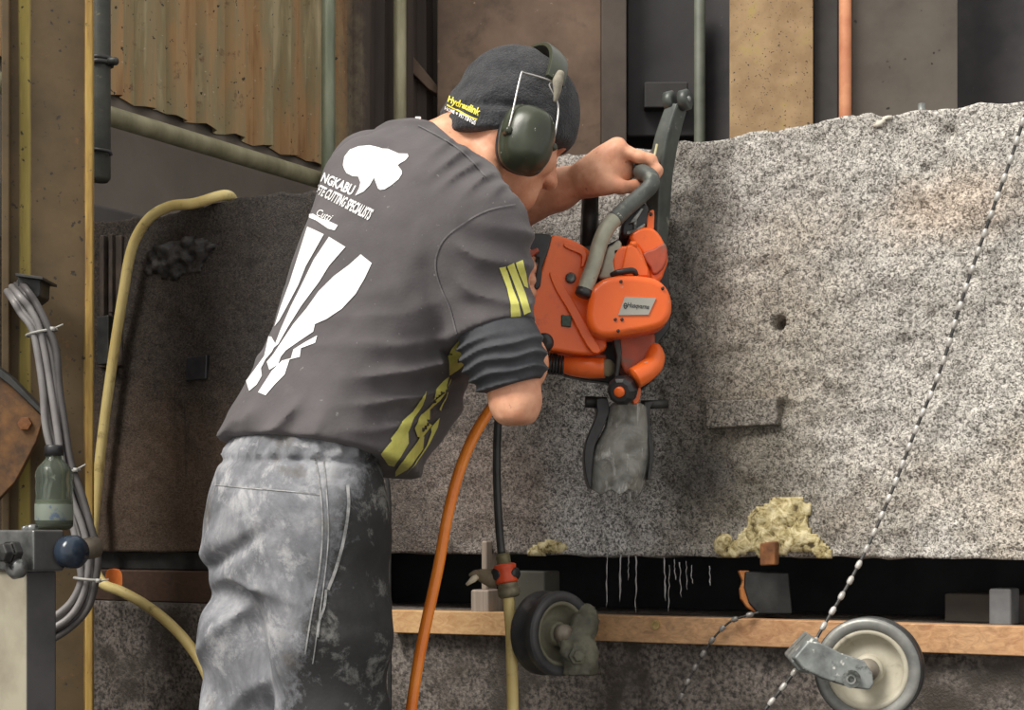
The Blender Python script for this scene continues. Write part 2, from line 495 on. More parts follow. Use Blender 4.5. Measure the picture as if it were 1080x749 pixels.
# left side of the shed: low rendered wall with corrugated cladding standing above it
WD = np.array([.5005, .8658, 0]); WN = np.array([.8658, -.5005, 0]); WA = np.array([-1.083, 4.2, 0])
t = NT('grey_render'); x, y, z = t.xyz()
m = t.noise(2.2, 6, .62)
c = t.ramp(m, [(.32, (.15, .128, .108)), (.68, (.235, .20, .172))])
c = t.mix(t.rng(t.noise(60, 3), .66, .72), c, (.19, .16, .13))
M_RENDER = t.out(c, .85, 0, t.noise(50, 5), .3, .003)
V, F = box(WA + WD*.1 + np.array([0, 0, 1.9]) - WN*.072, .14, 5.6, 3.8, [WN, WD, (0, 0, 1)])
tag(mesh('wall_left', V, F, M_RENDER, smooth=False), kind='structure')
# a ledge of darker render low on the wall
V, F = box(WA + WD*.0 + np.array([0, 0, .90]) - WN*.01, .14, 5.2, 1.8, [WN, WD, (0, 0, 1)])
tag(mesh('trim_1', V, F, mat('dark_grey_render', (.075, .068, .068), (.115, .104, .098), 4, .85), smooth=False, bevel=.01), kind='structure')

t = NT('rusty_corrugated_steel'); nz = t.noise(1., 5, .65, .3, vec=t.mapp((7, 7, .9)))
n2 = t.noise(18, 5, .7)
c = t.ramp(nz, [(.34, (.26, .125, .05)), (.45, (.43, .26, .12)), (.55, (.30, .245, .135)), (.66, (.52, .43, .26))])
c = t.mix(t.rng(n2, .60, .72), c, (.16, .085, .045))
c = t.mix(t.rng(t.noise(55, 3), .67, .70), c, (.045, .03, .022))
c = t.mix(t.rng(t.noise(70, 3), .69, .73), c, (.55, .45, .33))
x, y, z = t.xyz()
c = t.mix(t.rng(t.math('ADD', y, t.math('MULTIPLY', n2, .2)), 1.03, 1.25), c, t.ramp(nz, [(.35, (.045, .034, .029)), (.65, (.085, .062, .05))]))  # far end of the sheets darkened, their shade painted in
M_CORR = t.out(c, .78, 0, n2, .3, .002)
# trapezoid profile, local x out of the wall, local y along it
s0, s1, pitch = -.45, 1.52, .127
ys, xs = [], []
k = 0; s = s0
while s < s1:
    for dy, dx in ((0, 0), (.038, 0), (.052, .027), (.098, .027), (.112, 0)):
        ys.append(s+dy); xs.append(dx)
    s += pitch
V = []; zr = [0, .25, .5, .75, 1.0, 1.25, 1.6]
for iz, zz in enumerate(zr):
    for yy, xx in zip(ys, xs): V.append((xx + .002*math.sin(9*yy+3*zz), yy, zz + (0.006*math.sin(40*yy) if iz == 0 else 0)))
n = len(ys); F = [[i*n+j, i*n+j+1, (i+1)*n+j+1, (i+1)*n+j] for i in range(len(zr)-1) for j in range(n-1)]
o = mesh('wall_back', V, F, M_CORR, smooth=False, loc=tuple(WA + WN*.006 + np.array([0, 0, 2.11])), rot=math.atan2(-.5005, .8658)*1.0)
o.rotation_euler = (0, 0, math.atan2(WN[1], WN[0]))
sd = o.modifiers.new('sheet', 'SOLIDIFY'); sd.thickness = .003
tag(o, kind='structure')

# far side of the shed, parallel to the block
FA = np.array([-.27, 5.65, 0])
def far(px, d=0.):      # depth of the far wall at a photo column, d in front of it
    r = (px-CX)/FPX; q = FA - BK*d
    return (BK[0]*q[0]+BK[1]*q[1]) / (BK[0]*r+BK[1])
V, F = box(FA + UD*1.5 + BK*.45 + np.array([0, 0, 1.8]), 6, .1, 3.6, [UD, BK, (0, 0, 1)])
tag(mesh('wall_far', V, F, M_DARKWALL, smooth=False), kind='structure')

def upright(name, px0, px1, d, thick, m, label, cat, ztop=3.3, bevel=.004, rough=False):
    """a steel upright in front of the far wall between two photo columns, standing on the floor"""
    Y = far((px0+px1)/2, d); a, b = P(px0, HY, Y), P(px1, HY, Y)
    V, F = box(((a[0]+b[0])/2, Y+thick/2, ztop/2), b[0]-a[0], thick, ztop)
    return tag(mesh(name, V, F, m, smooth=False, bevel=bevel), label, cat)
upright('steel_cladding', 461, 634, .05, .10, M_BROWN, 'wide brown rusty steel panel behind the head in the beanie', 'panel')
upright('steel_stanchion', 635, 661, -.05, .16, M_BROWND, 'narrow dark brown steel stanchion right of the wide brown panel', 'post')
upright('steel_plate', 770, 858, .12, .02, M_TAN, 'tan speckled rusty steel plate standing above the block edge', 'plate')
upright('steel_stanchion', 859, 884, .0, .08, mat('grey_brown_steel', (.055, .05, .048), (.085, .078, .072), 8, .8), 'grey-brown steel stanchion between tan plate and orange pipe', 'post')
upright('steel_cladding', 899, 1010, .0, .06, mat('grey_brown_panel', (.085, .07, .058), (.135, .115, .095), 4, .85, speck=((.02, .017, .015), 30, .68)), 'dull grey-brown panel at far right behind the block top', 'panel', bevel=.002)
V, F = box(P(700, 70, far(700, -.25)), .26, .05, .5); tag(mesh('wall_cabinet', np.array(V), F, mat('dark_cabinet_steel', (.032, .03, .033), (.05, .047, .048), 5, .7), smooth=False, bevel=.008), 'dark steel wall cabinet in the recess left of the pale green tube', 'cabinet')
V, F = box(P(702, 102, far(702, -.2)), .15, .05, .09); tag(mesh('junction_box', np.array(V), F, mat('grey_box', (.03, .028, .028), (.045, .042, .04), 9, .7), smooth=False, bevel=.006), 'small grey junction box below the dark wall cabinet', 'box')
def scaff(px0, px1, Y, m, label, name='scaffold_tube', ztop=3.3):
    c = P((px0+px1)/2, HY, Y); r = (px1-px0)/2*Y/FPX
    V, F = tube([(c[0], Y, 0), (c[0], Y, 1.), (c[0], Y, 2), (c[0], Y, ztop)], r, 20)
    return tag(mesh(name, V, F, m), label, 'pipe')
scaff(339, 353.5, 4.75, M_GREENPIPE, 'upright pale green scaffold tube meeting the sloping rail')
scaff(415, 428.5, 5.25, M_OLIVE, 'upright olive scaffold tube above the shirt collar')
scaff(732, 744, far(738, .1), mat('dull_green_tube', (.07, .078, .06), (.12, .13, .10), 9, .6), 'upright dull green tube right of the saw arm in the recess')
scaff(885, 898, far(891, .12), M_ORPIPE, 'upright orange rusty pipe behind the block top', 'rusty_pipe')
# sloping handrail parallel to the cladding
a, b = P(104, 119, 4.02), P(372, 200.5, 4.95); a = a - (b-a)*.75; b = b + (b-a)*.03
V, F = tube([a+(b-a)*q for q in np.linspace(0, 1, 8)], .0255, 24)
tag(mesh('handrail', V, F, M_OLIVE), 'long olive scaffold handrail running along the rendered wall', 'rail')
# diagonal brace between the olive tube and the panel
V, F = prism([(424, 52), (432, 55), (463, 92), (463, 100), (452, 94), (424, 66)], 5.45, .05)
tag(mesh('brace', V, F, M_BROWN, smooth=False, bevel=.004), 'short brown diagonal brace between olive tube and brown panel', 'brace')

# ============================================================ the concrete block
uu = np.arange(-1.72, 1.0, .0055); zz = np.linspace(0, BZ1-BZ0, 128)
U, Z = np.meshgrid(uu, zz, indexing='ij')
rough = .0035*fbm(U*42, Z*42, U*0, 4) + .006*fbm(U*9, Z*9, U*0+3, 3)
rough = rough * np.clip((U+.9)/.8, .45, 1)
def dent(px, py, r, depth):
    q = onblk(px, py); u0 = (q-B0)@UD; z0 = q[2]-BZ0
    d = np.hypot(U-u0, Z-z0)/r
    return depth*np.exp(-d**4)
depth = -rough
for a in ((821, 341, .0095, .06), (1009, 354, .004, .01), (906, 229, .006, .012), (864, 207, .005, .008), (960, 240, .006, .01), (1022, 291, .005, .01), (976, 177, .007, .01), (1000, 140, .012, .012), (826, 430, .014, .014)):
    depth += dent(*a)
Zt = Z.copy()
edge = .006*fbm(U*22, U*0+1.7, U*0, 4) + .006*fbm(U*5, U*0+9, U*0, 2)
Zt += np.clip((Z-(BZ1-BZ0)*.9)/((BZ1-BZ0)*.1), 0, 1) * edge
Zt += np.clip(1-Z/((BZ1-BZ0)*.08), 0, 1) * edge*.25
nu, nz_ = U.shape
front = np.stack([U, depth, Zt], -1).reshape(-1, 3)
F = []
for i in range(nu-1):
    b = i*nz_
    for j in range(nz_-1): F.append([b+j, b+nz_+j, b+nz_+j+1, b+j+1])
rim = [i*nz_ for i in range(nu)] + [(nu-1)*nz_+j for j in range(1, nz_)] + [i*nz_+nz_-1 for i in range(nu-2, -1, -1)] + [j for j in range(nz_-2, 0, -1)]
back = front[rim].copy(); back[:, 1] = .36
nV = len(front); N = len(rim)
mids = front[rim].copy(); mids[:, 1] = .05; mids[:, 2] += .004*fbm(mids[:, 0]*20, mids[:, 2]*20, mids[:, 0]*0+5, 3)
V = np.concatenate([front, mids, back])
for i in range(N):
    j = (i+1) % N
    F.append([rim[j], rim[i], nV+i, nV+j]); F.append([nV+j, nV+i, nV+N+i, nV+N+j])
F.append([nV+N+i for i in range(N)])
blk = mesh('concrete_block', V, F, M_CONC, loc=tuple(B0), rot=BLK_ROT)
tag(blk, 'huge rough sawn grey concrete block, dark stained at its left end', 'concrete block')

def patch(name, px_pts, thick, m, label, cat, res=.005, rough_=.6, ns=60, sink=.004, n=6):
    """a lumpy crust stuck on the block's face with the outline px_pts"""
    q = np.array([onblk(*p) for p in spline(px_pts, n, True)]); pu = (q-B0)@UD; pz = q[:, 2]-BZ0
    a = np.arange(pu.min(), pu.max(), res); b = np.arange(pz.min(), pz.max(), res)
    A, Bq = np.meshgrid(a, b, indexing='ij')
    ins = np.zeros(A.shape, bool); dist = np.full(A.shape, 9.)
    for i in range(len(pu)):
        x0, z0, x1, z1 = pu[i-1], pz[i-1], pu[i], pz[i]
        c = ((z0 > Bq) != (z1 > Bq)) & (A < (x1-x0)*(Bq-z0)/(z1-z0+1e-12)+x0); ins ^= c
        L = (x1-x0)**2+(z1-z0)**2+1e-12; tt = np.clip(((A-x0)*(x1-x0)+(Bq-z0)*(z1-z0))/L, 0, 1)
        dist = np.minimum(dist, np.hypot(A-x0-tt*(x1-x0), Bq-z0-tt*(z1-z0)))
    sd = np.where(ins, dist, -dist) + .008*fbm(A*40, Bq*40, A*0+2, 3)
    h = thick*np.clip(sd/.02, 0, 1)**.6*(1-rough_+rough_*(.5+.7*fbm(A*ns, Bq*ns, A*0, 3)))
    keep = sd > 0; idx = -np.ones(A.shape, int); idx[keep] = np.arange(keep.sum())
    V = np.stack([A[keep], -h[keep], Bq[keep]], -1); nn = len(V)
    Vb = V.copy(); Vb[:, 1] = sink
    F = []
    E = {}
    for i in range(A.shape[0]-1):
        for j in range(A.shape[1]-1):
            f = [idx[i, j], idx[i+1, j], idx[i+1, j+1], idx[i, j+1]]
            if min(f) >= 0:
                F.append(f)
                for k in range(4):
                    e = (f[k], f[(k+1) % 4])
                    if (e[1], e[0]) in E: del E[(e[1], e[0])]
                    else: E[e] = 1
    F += [f2 for f2 in [[i+nn for i in f[::-1]] for f in F]]
    for (i, j) in E: F.append([j, i, i+nn, j+nn])
    W = np.concatenate([V, Vb]); W = B0 + W[:, :1]*UD + W[:, 1:2]*BK + np.stack([0*W[:, 0], 0*W[:, 0], W[:, 2]], -1)
    return tag(mesh(name, W, F, m), label, cat)
t = NT('yellow_foam'); nz = t.noise(70, 4, .65, .6); c = t.ramp(nz, [(.36, (.07, .05, .02)), (.47, (.36, .29, .13)), (.64, (.66, .58, .36))])
M_FOAM = t.out(c, .8, 0, nz, .6, .006)
patch('mortar_patch', [(757, 560), (778, 557), (790, 545), (812, 526), (838, 523), (853, 532), (852, 553), (868, 566), (878, 586), (850, 588), (800, 587), (753, 586)], .012, M_FOAM, 'large crumbly yellow mortar patch at the bottom edge of the block', 'mortar patch')
patch('mortar_patch', [(556, 580), (572, 570), (590, 569), (607, 577), (603, 585), (575, 586), (558, 586)], .009, M_FOAM, 'small crumbly yellow mortar patch low on the block right of the black hose', 'mortar patch')
patch('mortar_patch', [(905, 137), (918, 128), (935, 119), (942, 125), (925, 137)], .009, mat('pale_mortar', (.42, .37, .30), (.70, .66, .58), 60, .8, bump=.5), 'pale mortar smear on the top edge of the block at right', 'mortar patch')
M_TAR = mat('black_tar', (.012, .011, .011), (.045, .04, .038), 40, .6, bump=.6, bdist=.006)
patch('tar_crust', [(150, 285), (160, 262), (185, 252), (215, 248), (228, 262), (218, 275), (210, 292), (196, 290), (180, 296), (165, 292)], .016, M_TAR, 'lumpy black tar crust high on the dark left end of the block', 'tar crust', rough_=.85)

def slab_on(name, px_pts, thick, m, label, cat, parent=None, bevel=.003, sink=.006):
    A = np.array([onblk(*p, d=thick) for p in px_pts]); Bq = A + BK*(thick+sink); n = len(A)
    F = [list(range(n)), [n+i for i in range(n)][::-1]] + [[i, n+i, n+(i+1) % n, (i+1) % n] for i in range(n)]
    o = mesh(name, np.concatenate([A, Bq]), F, m, parent, smooth=False, bevel=bevel)
    return tag(o, label, cat) if label else o
t = NT('cement_smeared_plate'); nz = t.noise(220, 3, .6, .6)
c = t.ramp(nz, [(.38, (.04, .036, .03)), (.62, (.27, .245, .21))]); M_PLATE = t.out(c, .6, .2, nz, .5, .004)
slab_on('anchor_plate', [(744, 423), (819, 420), (820, 448), (744, 452)], .020, M_PLATE, 'rectangular cement smeared steel plate fixed on the block right of the saw flap', 'plate')
slab_on('anchor_plate', [(196, 377), (218, 374), (217, 400), (195, 402)], .006, M_BLACKPL, 'small square black plate on the dark left end of the block', 'plate')
M_BRK = mat('old_bracket_steel', (.03, .022, .018), (.075, .055, .042), 30, .7, .2, bump=.3)
br = thing('guide_bracket', onblk(115, 385), 'tall narrow dark steel guide bracket left of the yellow hose on the block', 'bracket')
slab_on('strip', [(105, 248), (109, 247.5), (109, 384), (105, 384)], .02, M_BRK, None, None, br)
slab_on('strip', [(114, 247), (118, 246.5), (118, 330), (114, 330)], .016, M_BRK, None, None, br)
slab_on('clamp', [(102, 334), (114, 332), (114, 384), (102, 385)], .03, M_DARKSTEEL, None, None, br)
slab_on('backing_plate', [(104, 250), (128, 248), (128, 386), (104, 388)], .006, M_BRK, None, None, br)
# anchor bolt on top of the block
tb = onblk(972, 112, -.05); tb[2] = 1.6
q = thing('anchor_bolt', tb, 'small steel bolt with nut standing on the block top at right', 'bolt')
V, F = lathe(tb, (0, 0, 1), [(.006, -.01), (.006, .034)], 12); mesh('shank', V, F, M_STEEL, q)
V, F = lathe(tb + (0, 0, .012), (0, 0, 1), [(.013, 0), (.013, .010)], 6); mesh('nut', V, F, M_STEEL, q, smooth=False, bevel=.001)
V, F = lathe(tb + (0, 0, .005), (0, 0, 1), [(.017, 0), (.017, .004)], 20); mesh('washer', V, F, M_STEEL, q, smooth=False)

# ============================================================ what the block stands on
SZ = .802                                   # top of the lower slab
V, F = box(BL(-.3, .25, SZ/2), 2.9, .56, SZ, [UD, BK, (0, 0, 1)])
# lower slab: a rough front
us = np.arange(-1.75, 1.05, .012); zs = np.linspace(0, SZ, 50)
U, Z = np.meshgrid(us, zs, indexing='ij'); nu, nz_ = U.shape
D_ = -.012 - .004*fbm(U*30, Z*30, U*0+8, 4)
fr = np.stack([U, D_, Z-BZ0], -1).reshape(-1, 3)
F = [[i*nz_+j, (i+1)*nz_+j, (i+1)*nz_+j+1, i*nz_+j+1] for i in range(nu-1) for j in range(nz_-1)]
rim = [i*nz_ for i in range(nu)] + [(nu-1)*nz_+j for j in range(1, nz_)] + [i*nz_+nz_-1 for i in range(nu-2, -1, -1)] + [j for j in range(nz_-2, 0, -1)]
bk = fr[rim].copy(); bk[:, 1] = .56; nV, N = len(fr), len(rim)
for i in range(N): F.append([rim[(i+1) % N], rim[i], nV+i, nV+(i+1) % N])
F.append([nV+i for i in range(N)])
o = mesh('base_slab', np.concatenate([fr, bk]), F, M_SLAB, loc=tuple(B0), rot=BLK_ROT)
tag(o, 'lower concrete slab under the gap carrying the big block', 'slab')
# box added to close the gap, painted near-black for its darkness
V, F = box(BL(-.36, .33, (SZ+BZ0)/2), 2.7, .08, BZ0-SZ, [UD, BK, (0, 0, 1)])
tag(mesh('gap_backing', V, F, M_DARK, smooth=False), 'long black box added deep in the gap under the block, painted gap-dark', 'dark backing')

def spacer(name, px0, px1, d0, d1, z0, z1, m, label, cat, bevel=.004):
    u0, u1 = upx(px0), upx(px1)
    V, F = box(BL((u0+u1)/2, (d0+d1)/2, (z0+z1)/2), u1-u0, d1-d0, z1-z0, [UD, BK, (0, 0, 1)])
    return tag(mesh(name, V, F, m, smooth=False, bevel=bevel), label, cat)
spacer('timber_sleeper', 60, 330, .0, .22, SZ, SZ+.066, M_SLEEPER, 'long dark brown timber sleeper under the left end of the block', 'timber')
spacer('packing_strip', 60, 330, .02, .2, SZ+.066, BZ0+.001, M_DARKSTEEL, 'thin dark packing strip between brown sleeper and block', 'packing')
spacer('packing_block', 978, 1085, .10, .24, SZ, SZ+.047, mat('brown_packing', (.05, .042, .034), (.085, .07, .055), 14, .8), 'brown packing block in the gap at far right behind the pulley', 'packing')
spacer('packing_block', 1036, 1060, .04, .10, SZ, SZ+.058, mat('grey_packing', (.11, .11, .115), (.17, .17, .17), 20, .7), 'small grey packing block standing in the gap under the right end of the block', 'packing')
# orange sprayed mark: a dab of paint on the sleeper end
V, F = prism([(112, 602), (122, 600), (129, 605), (131, 616), (124, 620), (112, 618)], Yb(120)-.012, .02, 3)
tag(mesh('orange_cap', V, F, mat('orange_paint', (.75, .16, .025), (.85, .25, .05), 20, .7), bevel=.003), 'orange painted end cap on the brown sleeper beside the yellow hose', 'cap')
# timber batten along the front
RD = .045
def rail(name, px0, px1, y0l, y0r, h, m, label):
    a, b = onblk(px0, y0l, RD), onblk(px1, y0r, RD)
    ax = (b-a)/np.linalg.norm(b-a); up = np.cross(ax, BK); up = up if up[2] > 0 else -up
    V, F = box((a+b)/2 - up*h/2 + BK*.0165, np.linalg.norm(b-a), .033, h, [ax, BK, up])
    V = np.array(V); return V, F, ax, up
V, F, ax, up = rail('timber_batten', 408, 534, 643.5, 646, .042, M_RAIL, '')
tag(mesh('timber_batten', V, F, wood('raw_pine', (.42, .22, .09), (.62, .40, .2), (.36, .20, .09)), smooth=False, bevel=.002), 'short raw pine batten between trousers and yellow hose', 'batten')
V, F, ax, up = rail('timber_batten', 622, 1100, 648.5, 661.5, .0445, M_RAIL, '')
bt = thing('timber_batten', V.mean(0), 'long reddish pine batten running right behind the bead wire and pulley', 'batten')
mesh('plank', V, F, M_RAIL, bt, smooth=False, bevel=.002)
c = onblk(692, 659, RD)
V, F = lathe(c, -BK, [(.008, 0), (.008, .004), (.0045, .004), (.0045, .002)], 20); mesh('screw', V, F, mat('brass_screw', (.40, .30, .12), (.55, .42, .2), 30, .5, .4), bt, smooth=False)
spacer('timber_stub', 508, 527, -.04, .03, SZ-.0, SZ+.042, M_GREYWOOD, 'pale grey timber stub standing on the short pine batten', 'timber')
spacer('timber_strip', 513, 519, -.02, .02, SZ+.04, SZ+.130, M_GREYWOOD, 'thin upright grey timber strip left of the black hose', 'timber')
spacer('shuttering_board', 541, 574, .0, .06, SZ, SZ+.076, mat('green_grey_board', (.06, .058, .045), (.09, .088, .07), 10, .8), 'dull green-grey board behind the hose connector', 'board')
# rusty chipped plate in the gap and rust cube on the lower edge of the block
g = thing('rusty_plate', onblk(805, 640, 0), 'dark chipped plate with bright orange rusted left edge in the gap', 'plate')
V, F = prism([(786, 603), (832, 604), (836, 648), (800, 648), (790, 636), (785, 620)], Yb(810)+.03, .05)
mesh('plate_body', V, F, M_DARKSTEEL, g, smooth=False, bevel=.003)
V, F = prism([(779, 602), (791, 602), (789, 612), (788, 626), (797, 637), (806, 648), (797, 647), (788, 641), (782, 632), (781, 622), (784, 614)], Yb(790)+.02, .02)
mesh('rusted_edge', V, F, mat('bright_rust', (.42, .13, .03), (.62, .27, .09), 30, .85, bump=.4), g, smooth=False, bevel=.003, label='bright orange flaking rusted edge')
slab_on('rusty_lug', [(801, 573), (818, 571), (817, 596), (801, 597)], .022, M_RUST, 'small rusty steel lug on the bottom edge of the block', 'lug', sink=.0)
# drips of slurry water
M_WATER = mat('slurry_water', (.5, .5, .5), (.8, .8, .8), 60, .15, bump=0, Transmission_Weight=.55, IOR=1.33)
random.seed(11)
for px, y0, y1, w in ((640, 588, 640, .7), (655, 589, 634, .9), (671, 590, 646, .8), (701, 592, 634, .9), (706, 600, 645, .5), (717, 597, 630, .6), (724, 596, 622, .5), (729, 600, 616, .5), (748, 601, 618, .5), (663, 588, 612, .6), (711, 594, 612, .5)):
    Y = Yb(px)-.004; a, b = P(px, y0-4, Y), P(px+random.uniform(-1.5, 1.5), y1, Y)
    n = 9; pts = [a+(b-a)*i/n + np.array([random.uniform(-.0012, .0012), 0, 0]) for i in range(n+1)]
    r = [w*.0016*random.uniform(.5, 1.4) for _ in range(n+1)]; r[-1] = .0004
    V, F = tube(pts, r, 6)
    tag(mesh('water_drip', V, F, M_WATER), 'thin whitish slurry drip hanging below the block under the saw flap', 'water drip', 'slurry drips under the saw flap')
# ============================================================ the worker
fd = np.array([.82, .572, 0]); rd = np.array([.572, -.82, 0]); upv = np.array([0, 0, 1.])
man = thing('person', (P(310, 560, 2.32)[0], 2.32, 0), 'person in black beanie, printed dark shirt and dusty trousers bending over the orange saw', 'person')

t = NT('skin'); nz = t.noise(38, 5, .6); n2 = t.noise(9, 3)
c = t.ramp(nz, [(.34, (.64, .285, .165)), (.66, (.80, .43, .275))]); c = t.mix(t.rng(n2, .45, .7, 0, .5), c, (.70, .29, .185))
c = t.mix(t.rng(t.noise(95, 2), .69, .74, 0, .55), c, (.30, .12, .07))
M_SKIN = t.out(c, .5, 0, t.noise(140, 4), .25, .0015, .4, Subsurface_Weight=.0)

# ---- joints
sh_r, el_r = P(503, 251, 2.27), P(543, 418, 2.235)
wr_r, ha_r = P(541, 322, 2.45), P(546, 290, 2.49)
sh_l, el_l, wr_l = P(394, 184, 2.56), P(478, 248, 2.76), P(619, 187, 2.605)
nk0, nk1 = P(462, 182, 2.44), P(526, 142, 2.47)

# head frame
yaw, pit = math.radians(30), math.radians(28)
hf = np.array([math.cos(yaw), math.sin(yaw), 0]); hr = np.array([math.sin(yaw), -math.cos(yaw), 0])
HF = hf*math.cos(pit) - upv*math.sin(pit); HU = hf*math.sin(pit) + upv*math.cos(pit); HR = hr
HC = P(537, 121, 2.47)
def hd(f, r, u): return HC + HF*f + HR*r + HU*u
HA = [HF, HR, HU]

TR = [(P(322, 520, 2.32), .152, .114), (P(326, 480, 2.32), .152, .114), (P(335, 440, 2.33), .150, .112), (P(371, 390, 2.355), .158, .122), (P(393, 340, 2.37), .168, .126),
      (P(409, 285, 2.39), .177, .123), (P(421, 235, 2.41), .181, .114), (P(431, 195, 2.425), .164, .098), (P(440, 165, 2.435), .12, .075), (P(450, 145, 2.44), .06, .045)]

def torso(v, g, k=.03):
    v.stack([(c, a+g, b+g) for c, a, b in TR], rd, fd, k)
    v.cap(sh_l, P(440, 190, 2.46), .058+g, .07+g, .06)
    v.cap(sh_r, P(446, 186, 2.43), .060+g, .062+g, .06)
    v.cap(sh_r, P(430, 260, 2.38), .062+g, .09+g, .05)
    v.cap(P(424, 205, 2.40)-fd*.05, P(410, 270, 2.38)-fd*.045, .07+g, .08+g, .05)

# ---- body: one continuous skin surface
B = Vol((-.42, 2.10, .93), (.27, 2.90, 1.72), .0032)
torso(B, -.022)
B.limb([nk0, nk1], [.064, .058], .04)
B.ell(HC+HU*.004+HF*.006, HA, (.090, .076, .094), 0)
B.ell(hd(.030, 0, -.06), HA, (.066, .060, .075), .03)            # face mask
B.cap(hd(.058, 0, -.098), hd(.0, .042, -.072), .022, .024, .03)    # jaw, right
B.cap(hd(.058, 0, -.098), hd(.0, -.042, -.072), .022, .024, .03)   # jaw, left
B.ell(hd(.078, 0, -.105), HA, (.020, .022, .018), .02)           # chin
B.cap(hd(.092, 0, -.018), hd(.113, 0, -.052), .009, .0125, .012)  # nose
B.ell(hd(.105, .012, -.056), HA, (.010, .008, .008), .006); B.ell(hd(.105, -.012, -.056), HA, (.010, .008, .008), .006)
B.cap(hd(.088, -.034, -.004), hd(.088, .034, -.004), .010, .010, .012)  # brow
for s in (1, -1):
    B.ell(hd(.083, s*.032, -.022), HA, (.014, .016, .011), .006, 'cut')   # eye socket
    B.ell(hd(.076, s*.031, -.023), HA, (.0125, .0135, .0115), .002)       # eyeball and lids
    B.ell(hd(.068, s*.046, -.050), HA, (.020, .016, .018), .015)          # cheek
    B.ell(hd(-.008, s*.074, -.035), [HF, HR*s, HU], (.019, .008, .031), .006)   # ear
    B.ell(hd(-.004, s*.083, -.033), [HF, HR*s, HU], (.010, .006, .019), .003, 'cut')
B.cap(hd(.090, -.016, -.0765), hd(.090, .016, -.0765), .0065, .0065, .005)   # lips
B.cap(hd(.088, -.014, -.0875), hd(.088, .014, -.0875), .007, .007, .005)
B.cap(hd(.098, -.022, -.082), hd(.098, .022, -.082), .0018, .0018, .002, 'cut')
# tendon of the neck and nape
B.cap(P(484, 160, 2.43), hd(-.055, .0, -.085), .045, .036, .03)
B.cap(hd(-.03, .055, -.055), P(508, 205, 2.38), .022, .024, .03)
# right arm
B.limb([sh_r, P(525, 340, 2.245), el_r], [.054, .043, .034], .03)
B.ell(el_r + np.array([.002, 0, -.029]), np.eye(3), (.017, .024, .021), .04)
fm = el_r + (wr_r-el_r)*.35
B.limb([el_r + np.array([.0, .004, -.004]), fm + np.array([.004, 0, 0]), wr_r], [.031, .042, .027], .02)
# left arm
B.limb([sh_l, el_l], [.052, .042], .03)
fm = el_l + (wr_l-el_l)*.4
B.limb([el_l, fm, el_l+(wr_l-el_l)*.8, wr_l], [.040, .041, .031, .0265], .02)

def finger(v, pts, r, k=.004):
    n = len(pts); v.limb(pts, [r*(1.06-.22*i/(n-1)) for i in range(n)], k)
    for p in pts[1:-1]:                                   # knuckle
        v.ell(p, np.eye(3), (r*1.06,)*3, .003)

# left hand on the front handle: grip runs in depth from the round end towards the block
GL0, GL1 = P(678, 182, 2.555), P(672, 180, 2.665)
ga = (GL1-GL0)/np.linalg.norm(GL1-GL0)
kn = [P(652, 158, 2.575), P(651, 155, 2.60), P(650, 156, 2.625), P(650, 161, 2.648)]
for i, k_ in enumerate(kn):
    B.cap(wr_l + np.array([.006, (i-1.5)*.008, .002]), k_, .022, .0165, .016)
B.cap(wr_l + np.array([.004, -.004, -.006]), P(655, 182, 2.60), .024, .022, .02)
B.ell(P(640, 178, 2.60), np.eye(3), (.030, .036, .032), .02)
cgrip = lambda i, s: GL0 + ga*s
rr = .0137
for i, (k_, s, r) in enumerate(zip(kn, (.012, .034, .056, .076), (.0098, .0102, .0098, .0088))):
    c0 = GL0 + ga*s; R = rr + r + .001
    e1 = np.array([1., 0, 0]); e2 = np.array([0, 0, 1.])
    arc = [c0 + R*(math.cos(a)*e1 + math.sin(a)*e2) for a in (math.radians(q) for q in (100, 55, 5, -45))]
    finger(B, [k_] + arc, r)
# thumb closes under the handle from the near side
tb0 = P(634, 192, 2.575)
c0 = GL0 + ga*.02; R = rr + .0125
finger(B, [tb0, P(655, 197.5, 2.562), c0 + R*np.array([math.cos(math.radians(-115)), 0, math.sin(math.radians(-115))]), c0 + R*np.array([math.cos(math.radians(-70)), .15, math.sin(math.radians(-70))])], .0112)
B.cap(tb0, P(645, 186, 2.59), .021, .020, .02)
# right hand around the upright rear grip
G0, G1 = P(545, 262, 2.515), P(546, 318, 2.51); gb = (G1-G0)/np.linalg.norm(G1-G0)
e1 = np.array([0, -1., 0]); e2 = np.array([1., 0, 0])
pal = G0 + gb*.045 + e1*.030 - e2*.012
B.cap(wr_r, pal, .026, .026, .02)
B.ell(pal, [gb, e2, e1], (.040, .030, .017), .015)
for i, (s, r) in enumerate(zip((.012, .033, .053, .072), (.0098, .0102, .0098, .0088))):
    c0 = G0 + gb*s; R = .013 + r
    arc = [c0 + R*(math.cos(a)*e1 + math.sin(a)*e2) for a in (math.radians(q) for q in (-40, 20, 80, 140, 190))]
    finger(B, [pal + gb*(s-.042) - e2*.012] + arc, r)
finger(B, [wr_r + gb*-.006 - e2*.006, pal - gb*.02 - e2*.028, G0 - gb*.0 - e2*.022, G0 + gb*.004 + e1*-.022 - e2*.004], .0115)
# tendons, veins, wrinkles of the skin
B.cut((0, 0, -1), -P(320, 452, 2.3)[2], .01)
I, x, y, z = B.near(.012)
B.D[I] += (.0006*fbm(x*70, y*70, z*70, 3)).astype(np.float32)
V, F = B.surface(); V = relax(V, F, 1)
body = mesh('body', V, F, M_SKIN, man, recalc=False)
del B
# nails and eyes are small and turned away; eyes as a pair of dark irises in the sockets
for s in (1, -1):
    V, F = lathe(hd(.0865, s*.031, -.023), HF*1. + HU*-.1, [(.0052, -.002), (.0052, .0012), (.002, .0022)], 16)
    mesh('eye', V, F, mat('iris', (.03, .02, .012), (.05, .035, .02), 30, .2, bump=0), man)

